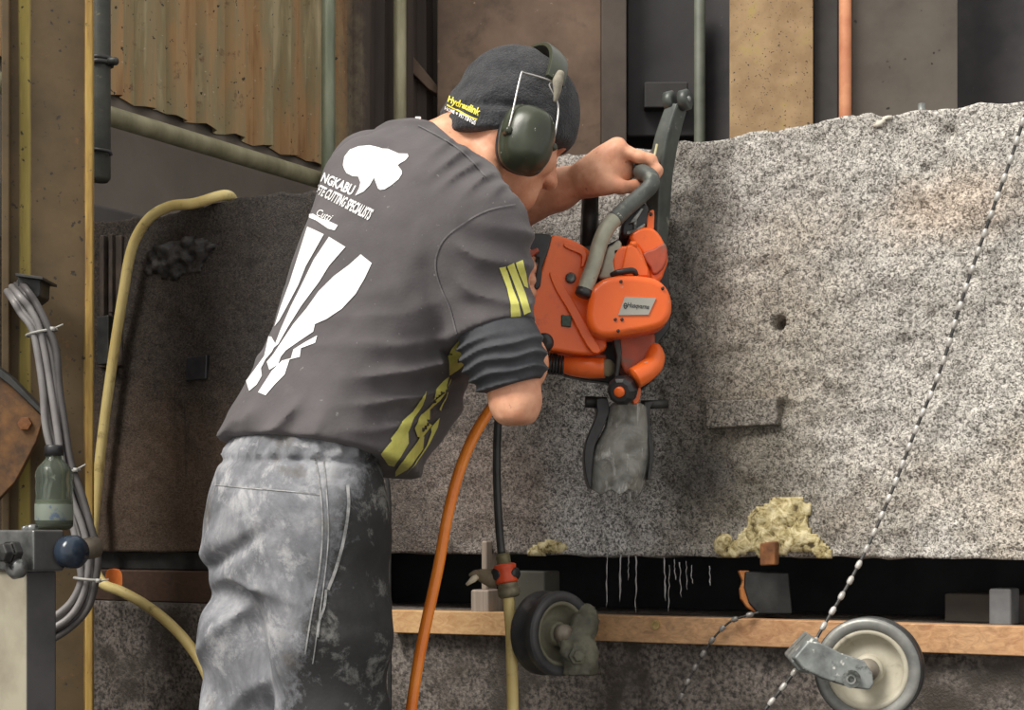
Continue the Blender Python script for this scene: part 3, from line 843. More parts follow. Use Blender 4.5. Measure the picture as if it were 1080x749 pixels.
# ---- shirt
t = NT('dark_grey_cotton'); nz = t.noise(6, 5, .6); n2 = t.noise(230, 3, .6); x, y, z = t.xyz()
c = t.ramp(nz, [(.35, (.082, .074, .078)), (.66, (.122, .111, .115))])
c = t.mix(t.rng(t.noise(17, 6, .7), .62, .78, 0, .4), c, (.17, .16, .16))
c = t.mix(t.rng(t.noise(120, 2), .71, .75, 0, .6), c, (.25, .24, .23))
M_SHIRT = t.out(c, .9, 0, n2, .35, .0012, .25, Sheen_Weight=.12)
M_WHITE = mat('white_print', (.80, .79, .79), (.88, .87, .87), 60, .7, bump=.15)
M_YEL = mat('yellow_print', (.62, .60, .13), (.74, .72, .20), 60, .6, bump=.15)
M_SEAM = mat('seam_thread', (.10, .096, .10), (.15, .14, .145), 90, .9)

S = Vol((-.44, 2.10, .96), (.13, 2.76, 1.66), .0036)
torso(S, .008)
# loose hem hanging in front of the belly
S.stack([(P(342, 515, 2.345), .150, .128), (P(338, 480, 2.34), .153, .124), (P(352, 440, 2.345), .155, .126), (P(378, 385, 2.365), .160, .128)], rd, fd, .03)
S.limb([P(480, 345, 2.42), P(452, 420, 2.42), P(416, 480, 2.395)], [.04, .042, .042], .06)
S.limb([P(497, 245, 2.28), P(508, 300, 2.262), P(522, 356, 2.245), P(526, 380, 2.24)], [.066, .064, .057, .055], .03)
S.limb([sh_l, sh_l+(el_l-sh_l)*.9], [.064, .056], .03)
I, x, y, z = S.near(.02)
# folds: drag lines from the armpit round the waist, and soft large dents
px_ = CX + x/y*FPX; py_ = HY - (z-H)/y*FPX
wv = vnoise(x*9, y*9, z*9)*1.0 + .4*vnoise(x*21, y*21, z*21)
ph = (py_ + .20*(px_-420) + .0012*(px_-420)**2)/15 + wv*.75
fold = 1-np.abs(np.sin(math.pi*ph*.5)); fold = fold**1.2
amp = np.clip((px_-300)/90, 0, 1)*np.clip((py_-285)/45, 0, 1)*np.clip((470-py_)/50, 0, 1)*np.clip((505-px_)/30, 0, 1)*np.clip(.55+vnoise(x*7, y*7, z*7+4), .1, 1)
d = amp*.020*(fold-.3)
ph = (py_*.5 + .5*px_)/14 + wv*.8
a2 = np.clip((py_-405)/30, 0, 1)*np.clip((345-px_)/40, 0, 1)
d += a2*.013*(1-np.abs(np.sin(math.pi*ph*.5))-.4)
# bunching along the collar and shoulder
ph = (.8*px_ + .75*py_)/11 + wv*.7
a3 = np.clip((215-py_)/25, 0, 1)*np.clip((px_-445)/30, 0, 1)*np.clip((py_-(135+.85*(px_-455)))/14+1, 0, 1)
d += a3*.009*(1-np.abs(np.sin(math.pi*ph*.5))-.4)
# sleeve creases
ph = (py_ - .25*px_)/18 + wv*.8
a4 = np.clip((px_-478)/15, 0, 1)*np.clip((py_-225)/30, 0, 1)*np.clip((340-py_)/20, 0, 1)
d += a4*.009*(1-np.abs(np.sin(math.pi*ph*.5))-.35)
d += .004*vnoise(x*14, y*14, z*14) + .0018*vnoise(x*38, y*38, z*38)
# armhole seam: a groove
sx = np.array([462, 459, 466, 478, 492]); sy = np.array([268, 285, 305, 330, 352])
S.D[I] -= d.astype(np.float32)
# cut at neck, cuff and hem
S.cap(P(478, 168, 2.42), hd(-.02, 0, -.08), .066, .070, .006, 'cut')
S.cap(P(470, 150, 2.43), P(540, 165, 2.45), .058, .08, .006, 'cut')
# neckline: a sloping opening from the nape to the throat
cn = np.array([.72, -.10, .68]); cp_ = P(496, 168, 2.36); q0 = P(508, 165, 2.43)
sl, X_, Y_, Z_ = S.sub(q0-.17, q0+.17)
pl = (X_-cp_[0])*cn[0]+(Y_-cp_[1])*cn[1]+(Z_-cp_[2])*cn[2]
rr0 = np.sqrt((X_-q0[0])**2+(Y_-q0[1])**2+(Z_-q0[2])**2)-.125
S.D[sl] = -smin(-S.D[sl], np.maximum(-pl, rr0), .008).astype(np.float32)
# sleeve end plane only beside the arm: carve a short cylinder under the cuff
cd = (el_r - P(510, 300, 2.262)); cd /= np.linalg.norm(cd)
cuff = P(524, 350.5, 2.245); sl, X_, Y_, Z_ = S.sub(cuff-.14, cuff+.14)
along = (X_-cuff[0])*cd[0]+(Y_-cuff[1])*cd[1]+(Z_-cuff[2])*cd[2]
rad = np.sqrt(np.maximum((X_-cuff[0])**2+(Y_-cuff[1])**2+(Z_-cuff[2])**2-along**2, 0))
S.D[sl] = np.maximum(S.D[sl], np.minimum(along, .085-rad)).astype(np.float32)
n = fd*.215 + upv                                    # hem, lower in front
hem = P(318, 476, 2.32)
S.cut(-n, -(n@hem) , .006)
V, F = S.surface(); V = relax(V, F, 2)
bvh = BVHTree.FromPolygons(V.tolist(), F.tolist())
VV, FF, MM = [V], F.tolist(), [0]*len(F); nV = len(V)
def stamp(V2, F2, m, step=4., off=.0012):
    global nV
    W, G = drape(V2, F2, bvh, off, step)
    if not W: return
    VV.append(np.array(W)); FF.extend([[i+nV for i in f] for f in G]); MM.extend([m]*len(G)); nV += len(W)
zA = lambda q: [(310+x*.1602, 140+y*.1602) for x, y in q]
zB = lambda q: [(230+x*.2669, 230+y*.2669) for x, y in q]
zC = lambda q: [(380+x*.2403, 340+y*.2403) for x, y in q]
zD = lambda q: [(200+x*.4004, 120+y*.4004) for x, y in q]
# emblem: a helmeted head in profile
stamp(*poly2(zA([(325, 215), (335, 160), (370, 115), (430, 92), (500, 86), (560, 100), (580, 108), (620, 110), (690, 140), (750, 142), (755, 160), (735, 185), (700, 205), (685, 218), (712, 255), (712, 275), (690, 310), (640, 350), (600, 375), (570, 380), (555, 370), (540, 330), (528, 300), (500, 350), (460, 390), (405, 417), (430, 370), (440, 330), (425, 292), (390, 290), (350, 270), (335, 245)])), 1)
stamp(*text2('NGKABU', zA([(205, 262), (412, 352), (378, 418), (178, 322)]), .03), 1, 3)
stamp(*text2('RETE CUTTING SPECIALISTS', zA([(162, 335), (532, 510), (490, 580), (128, 392)]), .03), 1, 3)
stamp(*poly2(zA([(105, 538), (130, 535), (180, 565), (245, 590), (292, 612), (270, 645), (230, 635), (150, 580), (103, 560)])), 1)
stamp(*text2('Cutti', zA([(165, 500), (265, 545), (240, 590), (150, 545)]), .005, .3), 1, 3)
for q in ([(355, 35), (420, 65), (350, 190), (320, 265), (270, 360), (245, 405), (225, 430), (250, 350), (285, 255), (318, 150)],
          [(440, 75), (505, 115), (440, 190), (400, 255), (330, 350), (280, 430), (240, 500), (222, 515), (250, 440), (290, 350), (330, 270), (380, 165)],
          [(565, 145), (608, 180), (580, 240), (545, 300), (490, 360), (430, 400), (385, 420), (378, 450), (320, 490), (270, 525), (250, 550), (240, 580), (205, 602), (195, 570), (220, 540), (260, 480), (300, 420), (350, 360), (400, 290), (460, 230), (520, 185)],
          [(393, 466), (385, 495), (330, 515), (325, 550), (285, 560), (275, 590), (265, 620), (225, 660), (190, 702), (160, 690), (215, 605), (255, 565), (290, 555), (300, 520), (350, 490)],
          [(205, 455), (230, 500), (215, 530), (190, 560), (172, 595), (175, 625), (155, 660), (125, 685), (113, 645), (150, 595), (185, 545)]):
    stamp(*poly2(zB(q)), 1)
for q in ([(435, 70), (465, 110), (465, 170), (430, 205), (385, 235), (385, 190), (380, 150), (400, 110)],
          [(385, 240), (375, 300), (345, 345), (300, 385), (300, 425), (310, 450), (265, 508), (245, 500), (235, 460), (262, 410), (296, 375), (318, 345), (330, 300), (360, 262)],
          [(290, 308), (270, 360), (235, 420), (205, 480), (207, 530), (150, 628), (125, 622), (90, 572), (135, 520), (130, 510), (180, 440), (220, 400), (260, 340)],
          [(275, 500), (270, 555), (210, 640), (155, 672), (155, 650), (195, 590), (240, 530), (255, 505)],
          [(390, 262), (400, 240), (375, 330), (350, 390), (343, 385), (372, 330)], [(345, 415), (335, 460), (300, 530), (240, 620), (200, 665), (225, 635), (286, 540), (308, 480), (305, 460)]):
    stamp(*poly2(zC(q)), 2, 2.5, .0022)
for q in ([(815, 405), (832, 402), (850, 460), (866, 500), (872, 532), (845, 535), (845, 505), (835, 460)],
          [(836, 401), (853, 393), (870, 440), (885, 480), (897, 522), (880, 530), (868, 490), (850, 440)],
          [(858, 393), (876, 386), (885, 420), (890, 460), (880, 455), (868, 425)]):
    stamp(*poly2(zD(q)), 2)
# seams: armhole, shoulder, side
def ribbon(q, w):
    q = spline(q, 6); d_ = np.gradient(q, axis=0); d_ /= np.linalg.norm(d_, axis=1)[:, None]; nn = np.stack([-d_[:, 1], d_[:, 0]], 1)*w/2
    V2 = np.concatenate([q+nn, q-nn]); k = len(q)
    return [tuple(v) for v in V2], [[i, i+1, k+i+1, k+i] for i in range(k-1)]
for q, w in (([(543, 216), (515, 222), (490, 235), (470, 251), (461, 268), (460, 285), (466, 305), (475, 325), (482, 352)], 1.6),
             ([(441, 133), (460, 143), (480, 155), (497, 170), (512, 187)], 1.4), ([(487, 352), (523, 355), (560, 343)], 1.2)):
    stamp(*ribbon(q, w), 3, 6., .0016)
mesh('shirt', np.concatenate(VV), FF, [M_SHIRT, M_WHITE, M_YEL, M_SEAM], man, mi=MM, recalc=False)
# small white label sticking up at the collar
V, F = box(P(441, 128, 2.435), .009, .004, .014); mesh('collar_label', V, F, M_WHITE, man, smooth=False, bevel=.001)

# ---- dark ribbed undershirt sleeve below the shirt cuff
U_ = Vol((-.12, 2.08, 1.08), (.13, 2.42, 1.34), .0028)
U_.limb([P(517, 330, 2.248), P(523, 352, 2.243), P(531, 375, 2.237), P(542, 402, 2.233)], [.045, .051, .0555, .047], .02)
I, x, y, z = U_.near(.02); px_ = CX + x/y*FPX; py_ = HY - (z-H)/y*FPX
ph = (py_ + .22*(px_-535) - .004*(px_-535)**2)/7.2 + .55*vnoise(x*22, y*22, z*22)
U_.D[I] -= (.0085*(1-np.abs(np.sin(math.pi*ph*.5))-.4)*np.clip((py_-348)/14, 0, 1)).astype(np.float32)
n = np.array([-.16, 0, 1.]); e = P(542, 407, 2.235)
n2_ = np.array([-.30, -.0, 1.]); U_.cut(-n2_, -(n2_@e), .008)
V, F = U_.surface(); V = relax(V, F, 2)
mesh('undershirt_sleeve', V, F, mat('dark_blue_grey_knit', (.040, .043, .050), (.062, .064, .072), 30, .9, bump=.3, bscale=240), man, recalc=False, label='dark rucked undershirt sleeve above the elbow')
del U_, S

# ---- trousers
t = NT('dusty_work_trousers'); n1 = t.noise(7, 7, .72, .4); n2 = t.noise(19, 8, .75, .25); x, y, z = t.xyz()
c = t.ramp(n1, [(.34, (.10, .105, .115)), (.5, (.20, .205, .225)), (.66, (.36, .365, .385))])
c = t.mix(t.rng(n2, .52, .72, 0, .75), c, (.62, .62, .63))
c = t.mix(t.rng(t.noise(6, 5, .7, vec=t.mapp((1, 1, 1), (3, 1, 2))), .57, .66, 0, .7), c, (.115, .098, .075))
# wet patches plus painted shade on the front of the thigh
wet_shade = t.rng(t.math('ADD', t.math('ADD', x, t.math('MULTIPLY', t.math('SUBTRACT', 1.03, z), .31)), t.math('MULTIPLY', t.math('SUBTRACT', n2, .5), .20)), .085, .12)
c = t.mix(t.math('MULTIPLY', wet_shade, .93), c, t.mix(t.rng(n2, .55, .64), (.022, .022, .022), (.15, .15, .14)))
M_TROUS = t.out(c, .85, 0, t.noise(190, 3), .3, .0012, .25)
T_ = Vol((-.47, 2.08, .06), (.02, 2.62, 1.11), .0048)
HIP = [(P(311, 615, 2.315), .132, .108), (P(309, 570, 2.315), .142, .114), (P(310, 525, 2.315), .142, .112), (P(314, 490, 2.318), .141, .105), (P(320, 470, 2.32), .139, .099), (P(321, 461, 2.32), .134, .094)]
T_.stack(HIP, rd, fd, .03)
kn_r, an_r = P(352, 770, 2.27), np.array([P(340, 800, 2.27)[0], 2.28, .10])
kn_l, an_l = P(262, 770, 2.40), np.array([P(262, 800, 2.42)[0], 2.44, .10])
T_.limb([P(338, 550, 2.255), P(347, 660, 2.255), kn_r, an_r], [.096, .083, .076, .068], .05)
T_.limb([P(292, 560, 2.385), P(280, 680, 2.37), kn_l, an_l], [.096, .083, .078, .068], .05)
I, x, y, z = T_.near(.03); px_ = CX + x/y*FPX; py_ = HY - (z-H)/y*FPX
wv = vnoise(x*8, y*8, z*8) + .4*vnoise(x*19, y*19, z*19)
d = .006*vnoise(x*7, y*7, z*7) + .003*vnoise(x*18, y*18, z*18)
# gathered waistband
wb = np.clip((484-py_)/6, 0, 1)
ang = np.arctan2((x-P(321, 466, 2.32)[0])*fd[0]+(y-2.32)*fd[1], (x-P(321, 466, 2.32)[0])*rd[0]+(y-2.32)*rd[1])
d += wb*(.0045*np.sin(ang*30+2.5*wv) + .001)
d -= .006*np.exp(-((py_-486)/3.)**2)
# drag folds under the seat and over the thigh
ph = (py_ + .75*(px_-250) - .002*(px_-250)**2)/46 + wv*.55
d += np.clip((py_-505)/30, 0, 1)*.017*((1-np.abs(np.sin(math.pi*ph*.5)))**1.5-.35)*np.clip(.5+vnoise(x*5, y*5, z*5+8), .1, 1)
# the deep fold below the seat and the baggy cloth under it
d -= .013*np.exp(-((py_-(592-.62*(px_-232)))/10)**2)*np.clip((296-px_)/40, 0, 1)*np.clip((px_-214)/18, 0, 1)
d += .010*np.exp(-((py_-660)/30)**2)*np.clip((270-px_)/40, 0, 1)
d -= .008*np.exp(-((py_-628)/13)**2)*np.clip((250-px_)/20, 0, 1)
# cuffs stack above the boots
d += np.clip((.34-z)/.1, 0, 1)*.007*np.sin(z*150+3*wv)
T_.D[I] -= (d*np.clip((py_-458)/14, .15, 1)).astype(np.float32)
V, F = T_.surface(); V = relax(V, F, 2)
bvh = BVHTree.FromPolygons(V.tolist(), F.tolist())
VV, FF, MM = [V], F.tolist(), [0]*len(F); nV = len(V)
stamp(*ribbon([(332, 482), (338, 520), (340, 560), (337, 600), (330, 640), (322, 690)], 1.6), 1, 6., .0016)
stamp(*ribbon([(341, 482), (345, 530), (346, 570), (341, 620), (330, 700)], 1.2), 1, 6., .0016)
stamp(*ribbon([(366, 512), (367, 535), (362, 570), (354, 600), (346, 622)], 3.2), 1, 6., .0022)
stamp(*ribbon([(344, 622), (342, 640), (337, 655), (335, 672)], 2.6), 1, 6., .0022)
stamp(*ribbon([(216, 510), (260, 515), (300, 518), (338, 522)], 1.), 1, 6., .0014)
mesh('trousers', np.concatenate(VV), FF, [M_TROUS, mat('pale_seam', (.14, .14, .14), (.40, .40, .40), 60, .8)], man, mi=MM, recalc=False)
del T_
# ---- rubber boots on the floor
M_BOOT = mat('black_rubber', (.015, .015, .015), (.03, .03, .03), 20, .45)
for an in (an_r, an_l):
    W = Vol(an + (-.2, -.2, -.11), an + (.32, .32, .12), .005)
    fl = np.array([an[0], an[1], 0])
    W.cap(fl + (0, 0, .14), fl + (0, 0, .06), .052, .05, .02)
    W.cap(fl + (0, 0, .05) - fd*.03, fl + (0, 0, .045) + fd*.14, .044, .046, .03)
    W.cap(fl + (0, 0, .09) + fd*.02, fl + (0, 0, .05) + fd*.12, .045, .04, .03)
    W.cut((0, 0, -1), -.002, .004)
    V, F = W.surface(); mesh('boot', V, F, M_BOOT, man, recalc=False)

# ---- beanie
t = NT('black_knit'); nz = t.noise(240, 3, .7); n2 = t.noise(40, 5, .7)
c = t.ramp(n2, [(.36, (.030, .031, .035)), (.66, (.062, .063, .068))]); c = t.mix(t.rng(nz, .62, .72, 0, .55), c, (.16, .16, .17))
M_KNIT = t.out(c, .95, 0, nz, .9, .005, .2, Sheen_Weight=.15)
K = Vol(HC-.17, HC+.17, .003)
K.ell(HC+HU*.006+HF*.009, HA, (.100, .090, .105), 0, p=2.1)
K.ell(hd(.002, 0, -.052), HA, (.097, .094, .10), .015, p=2.4)
K.ell(hd(.028, 0, .0), HA, (.078, .087, .085), .02)
I, x, y, z = K.near(.02)
u = (x-HC[0])*HU[0]+(y-HC[1])*HU[1]+(z-HC[2])*HU[2]; f = (x-HC[0])*HF[0]+(y-HC[1])*HF[1]+(z-HC[2])*HF[2]; r = (x-HC[0])*HR[0]+(y-HC[1])*HR[1]
band = u - (-.058+.052*f/.1)
d = .0015*vnoise(x*60, y*60, z*60) + .003*vnoise(x*16, y*16, z*16) - .006*np.exp(-((band-.045)/.008)**2)*np.clip(-f/.05+.4, 0, 1)
d += .0009*np.sin(np.arctan2(r, f)*110)*np.clip((.05-band)/.01, 0, 1)
K.D[I] -= d.astype(np.float32)
n = HU - HF*.52; p0 = hd(0, 0, -.058)
K.cut(-n, -(n@p0), .01)
K.ell(HC+HU*.0, HA, (.099, .079, .098), .004, 'cut') if False else None
V, F = K.surface(); V = relax(V, F, 1)
bvh = BVHTree.FromPolygons(V.tolist(), F.tolist())
VV, FF, MM = [V], F.tolist(), [0]*len(F); nV = len(V)
zE = lambda q: [(450+x*.07407, 90+y*.07407) for x, y in q]
stamp(*text2('Hydraulink', zE([(330, 150), (785, 345), (725, 470), (295, 265)]), .035), 1, 3, .0012)
stamp(*poly2(zE([(300, 272), (420, 335), (540, 400), (640, 450), (722, 482), (716, 500), (630, 468), (530, 420), (410, 352), (296, 292)])), 1, 3)
stamp(*text2('HOSE + FITTINGS', zE([(275, 300), (710, 505), (690, 570), (262, 345)]), .035), 2, 3, .0012)
mesh('beanie', np.concatenate(VV), FF, [M_KNIT, mat('yellow_stitching', (.80, .68, .04), (.85, .76, .12), 90, .7), M_WHITE], man, mi=MM, recalc=False)
del K

# ============================================================ ear defenders
M_CUP = mat('dark_olive_plastic', (.030, .036, .022), (.048, .055, .034), 20, .3, bump=.08, speck=((.5, .5, .45), 170, .72))
M_WIRE = mat('steel_wire', (.45, .44, .42), (.6, .58, .55), 40, .35, .8, bump=0)
em = thing('ear_defenders', hd(-.01, .10, -.05), 'dark olive ear defenders with wire yokes worn over the black beanie', 'ear defenders')
def cup(s):
    c = hd(.002, s*.118, -.076); A = [HF, HR*s, HU]
    tl = math.radians(14); F2 = HF*math.cos(tl)+HU*math.sin(tl); U2 = HU*math.cos(tl)-HF*math.sin(tl); A = [F2, HR*s, U2]
    W = Vol(c-.075, c+.075, .0022)
    W.ell(c, A, (.040, .026, .0495), 0, p=2.5)
    W.ell(c - HR*s*.012, A, (.042, .012, .0515), .004, p=3)
    W.ell(c + HR*s*.026, A, (.020, .008, .034), .010, p=2.6)
    V, F = W.surface(); V = relax(V, F, 2)
    k = mesh('ear_cup', V, F, M_CUP, em, recalc=False)
    W = Vol(c-.08, c+.08, .0028); W.ell(c - HR*s*.026, A, (.040, .013, .0485), 0, p=2.6)
    V, F = W.surface(); mesh('ear_cushion', V, F, M_BLACKPL, k, recalc=False)
    # wire yoke
    top = hd(.002, s*.112, .034); pv1, pv2 = c + F2*.038 + HR*s*.004 - U2*.0, c - F2*.040 + HR*s*.004 - U2*.004
    pts = [pv2, pv2 + U2*.020 + HR*s*.004, c - F2*.034 + U2*.088 - HR*s*.004, c - F2*.026 + U2*.096 - HR*s*.006, top - HU*.004, c + F2*.018 + U2*.096 - HR*s*.008, c + F2*.038 + U2*.070 - HR*s*.004, c + F2*.040 + U2*.03 + HR*s*.002, pv1]
    V, F = tube(spline(pts, 5), .0016, 8); mesh('wire_yoke', V, F, M_WIRE, em)
    for pv in (pv1, pv2):
        V, F = lathe(pv - F2*.0, HR*s, [(.006, -.006), (.006, .008), (.004, .010)], 14); mesh('pivot', V, F, M_CUP, em)
    V, F = tube(spline([top + HR*s*.004 + HU*.012, top + HR*s*.008 - HU*.004, top + HR*s*.008 - HU*.018 + HF*.006, top + HR*s*.005 - HU*.034 + HF*.012], 5), [.006, .0085, .006, .0022], 10)
    mesh('strap_tab', V, F, mat('grubby_tape', (.20, .18, .14), (.32, .29, .23), 60, .8), em)
cup(1); cup(-1)
# headband over the crown
a = np.linspace(-.52*math.pi+.55, .52*math.pi-.55, 30); V = []; 
cen = hd(.0, 0, .012)
for q in np.linspace(-1.42, 1.42, 33):
    d_ = HR*math.sin(q) + HU*math.cos(q); R1 = .117 - .009*math.cos(q)
    for rr_, ww in ((R1-.004, -.017), (R1+.003, -.016), (R1+.005, 0), (R1+.003, .016), (R1-.004, .017)):
        V.append(cen + d_*rr_ + HF*ww)
F = []
for i in range(32):
    for j in range(5):
        k = (j+1) % 5; F.append([i*5+j, i*5+k, (i+1)*5+k, (i+1)*5+j])
F += [[0, 1, 2, 3, 4], [160+j for j in range(5)][::-1]]
mesh('headband', V, F, M_CUP, em, bevel=.001)
# ============================================================ the orange hydraulic concrete saw
M_OR = mat('orange_paint_gloss', (.80, .125, .018), (.88, .165, .028), 7, .28, bump=.06, bdist=.001, stain=((.50, .10, .035), 16, .6, .75), speck=((.55, .38, .30), 70, .735), spec=.5)
M_ORD = mat('muddy_dark_orange', (.30, .055, .03), (.46, .085, .035), 18, .5, bump=.2, stain=((.20, .12, .09), 28, .56, .68))
M_GRIP = mat('dark_grey_rubber_grip', (.055, .062, .058), (.10, .11, .10), 30, .5, bump=.2, stain=((.17, .18, .15), 40, .58, .68))
M_ARM = mat('grey_green_cast_arm', (.045, .052, .048), (.085, .095, .085), 24, .42, .2, bump=.2, stain=((.26, .26, .22), 30, .62, .7))
M_TUBE = mat('bare_muddy_aluminium', (.30, .30, .235), (.42, .415, .33), 24, .5, .15, bump=.15, speck=((.10, .09, .06), 80, .70))
M_FLAP = NT('wet_grey_flap'); _n = M_FLAP.noise(26, 5, .65, .8); _s = M_FLAP.noise(1., 5, .7, .5, vec=M_FLAP.mapp((40, 40, 9)))
_c = M_FLAP.mix(M_FLAP.rng(_s, .52, .66), M_FLAP.ramp(_n, [(.35, (.16, .16, .145)), (.65, (.30, .30, .275))]), (.62, .62, .60))  # pale streaks paint in the wet highlights
M_FLAP = M_FLAP.out(_c, .16, 0, _n, .35, .004, .6)
saw = thing('concrete_saw', P(650, 420, 2.60), 'orange hydraulic concrete saw with grey grips held against the block', 'saw')

def part(name, V, F, m, parent=saw, **k): return mesh(name, V, F, m, parent, **k)
def pr(name, pts, Y, depth, m, n=3, bevel=.006, parent=saw, seg=4, **k):
    V, F = prism(pts, Y, depth, n, **k); return mesh(name, V, F, m, parent, bevel=bevel, seg=seg)

# chassis behind everything
pr('chassis', [(604, 262), (640, 258), (688, 236), (702, 262), (706, 300), (707, 345), (694, 362), (690, 400), (664, 414), (640, 404), (596, 396), (580, 370), (584, 300)], 2.615, .035, M_BLACKPL, 2, .004)
# left: motor housing with a pressed rib
mh = pr('motor_housing', [(580, 249), (588, 248), (602, 252), (614, 258), (624, 267), (627, 282), (625, 304), (628, 326), (634, 348), (641, 364), (632, 373), (614, 374), (592, 371), (573, 367), (563, 352), (560, 330), (563, 306), (571, 282), (576, 262)], 2.515, .10, M_OR, 2, .014, seg=5, tilt=(.0002, 0))
pr('rib', [(579, 288), (586, 290), (600, 309), (614, 334), (627, 357), (634, 370), (625, 372), (613, 354), (599, 327), (586, 306)], 2.508, .02, M_OR, 2, .004, mh)
pr('cover_lip', [(596, 256), (614, 262), (619, 268), (616, 280), (613, 281), (614, 270), (608, 266), (596, 261)], 2.510, .012, M_OR, 2, .003, mh)
V, F = lathe(P(602, 293, 2.511), (0, -1, .05), [(.0085, -.004), (.0085, .001), (.0065, .003), (.003, .0032)], 20); part('screw', V, F, M_STEEL, mh)
pr('badge', [(592, 332), (603, 333), (602, 345), (592, 344)], 2.510, .012, mat('green_black_badge', (.012, .03, .02), (.05, .09, .06), 200, .4), 0, .0015, mh, 2)
# rear handle: a black D-grip
rh = pr('rear_handle', [(556, 249), (562, 246), (580, 247), (581, 254), (577, 268), (572, 282), (570, 302), (563, 304), (566, 284), (568, 272), (560, 270), (553, 266)], 2.50, .055, M_BLACKPL, 2, .006)
V, F = tube(spline([P(560, 256, 2.515), G0, (G0+G1)/2, G1, P(556, 336, 2.55)], 6), .0125, 16); part('grip', V, F, M_BLACKPL, rh)
pr('trigger', [(552, 266), (567, 261), (569, 265), (562, 270), (553, 272)], 2.492, .02, M_ORD, 0, .002, rh)
pr('rim', [(552, 264), (555, 250), (559, 247), (561, 249), (557, 253), (556, 264)], 2.493, .012, mat('scuffed_grey_plastic', (.3, .29, .29), (.45, .44, .44), 60, .5), 2, .002, rh)
V, F = lathe(P(574, 361, 2.505), (-.2, -1, 0), [(.013, -.02), (.015, 0), (.013, .008), (.006, .009)], 22); part('hose_port', V, F, M_BLACKPL)
# front: oval belt cover with the name plate
bc = pr('belt_cover', [(620, 320), (625, 303), (638, 293), (655, 290), (674, 290), (691, 293), (701, 300), (707, 310), (709, 322), (707, 334), (699, 344), (684, 349), (662, 353), (643, 356), (630, 354), (622, 346), (619, 334)], 2.475, .075, M_OR, 3, .012, seg=5)
for q in ((655, 297), (652, 349), (699, 304), (649, 337), (656, 337)):
    V, F = lathe(P(q[0], q[1], 2.474), (0, -1, 0), [(.0026, -.004), (.0026, .0012), (.001, .0012)], 10); part('screw', V, F, M_BLACKPL, bc)
npv, npf = prism([(652, 332.5), (659, 313), (692, 314.5), (684, 332)], 2.4725, .006, 0)
M_PLATEG = mat('silver_plate', (.34, .33, .29), (.42, .41, .36), 9, .4, .3, bump=0); M_INK = mat('dark_ink', (.03, .035, .04), None, 9, .5, bump=0)
mb = MB(); mb.add(npv, npf, 0)
def flat_text(txt, quad, Y, m, e=.02):
    V2, F2 = text2(txt, quad, e); mb.add([P(a, b, Y) for a, b in V2], F2, m)
flat_text('Husqvarna', [(662.5, 319.0), (685.5, 321.3), (684.0, 327.6), (661.2, 325.6)], 2.4718, 1)
# crown-like emblem beside the word: a ring with a cross bar
ring = [(659.6+2.1*math.cos(a), 322.6+3.2*math.sin(a)) for a in np.linspace(0, 2*np.pi, 17)[:-1]] ; r2 = [(659.6+1.1*math.cos(a), 322.6+2.0*math.sin(a)) for a in np.linspace(0, 2*np.pi, 17)[:-1]]
mb.add([P(a, b, 2.4718) for a, b in ring+r2], [[i, (i+1) % 16, 16+(i+1) % 16, 16+i] for i in range(16)], 1)
mb.add([P(a, b, 2.4717) for a, b in ((657.5, 322.1), (661.7, 322.1), (661.7, 323.2), (657.5, 323.2))], [[0, 1, 2, 3]], 1)
mb.obj('name_plate', [M_PLATEG, M_INK], bc, smooth=False, recalc=False, label='silver name plate with dark lettering')
# upper gear housing
gh = pr('gear_housing', [(644, 262), (652, 259), (661, 259), (668, 254), (676, 262), (684, 282), (687, 293), (664, 296), (647, 295)], 2.515, .09, M_OR, 0, .006)
pr('facet', [(661, 259), (667, 257), (672, 262), (684, 283), (684, 292), (662, 292), (655, 288)], 2.505, .02, M_OR, 0, .004, gh)
V, F = lathe(P(668, 258, 2.51), (0, -.6, .8), [(.006, -.006), (.006, .004), (.002, .005)], 8); part('cap_screw', V, F, M_OR, gh)
V, F = tube(spline([P(645, 290, 2.50), P(652, 287.5, 2.492), P(667, 285.5, 2.492), P(671, 290, 2.50)], 4), [.004, .005, .005, .004], 10); part('spring_clip', V, F, M_BLACKPL, gh)
# right: rounded guard drum
gd = pr('guard_drum', [(664, 252), (668, 244), (680, 239), (690, 241), (698, 250), (703, 262), (705, 274), (701, 286), (696, 297), (686, 298), (684, 284), (676, 266)], 2.53, .10, M_OR, 2, .016, seg=6)
pr('guard_face', [(677, 268), (690, 262), (702, 256), (704, 272), (699, 284), (690, 290), (686, 282)], 2.522, .02, M_ORD, 2, .004, gd)
pr('lug', [(683, 228), (686, 222), (690, 222), (690, 234), (689, 244), (683, 246), (682, 240)], 2.545, .018, M_OR, 2, .003, gd)
V, F = lathe(P(686.5, 226, 2.545), (0, -1, 0), [(.003, -.004), (.003, .002), (.0015, .0025)], 10); part('pin', V, F, M_BLACKPL, gd)
# black coupling under the arm
cp = pr('coupling', [(655, 246), (657, 232), (668, 218), (682, 214), (685, 228), (681, 240), (672, 248), (660, 250)], 2.545, .06, M_BLACKPL, 2, .008)
pr('clamp_arm', [(663, 236), (668, 229), (676, 219), (679, 220), (672, 231), (671, 242), (668, 243), (668, 235)], 2.538, .012, M_STEEL, 0, .002, cp)
pr('clamp_strip', [(660, 244), (670, 241), (680, 235), (681, 238), (671, 246), (661, 248)], 2.538, .012, M_STEEL, 0, .002, cp)
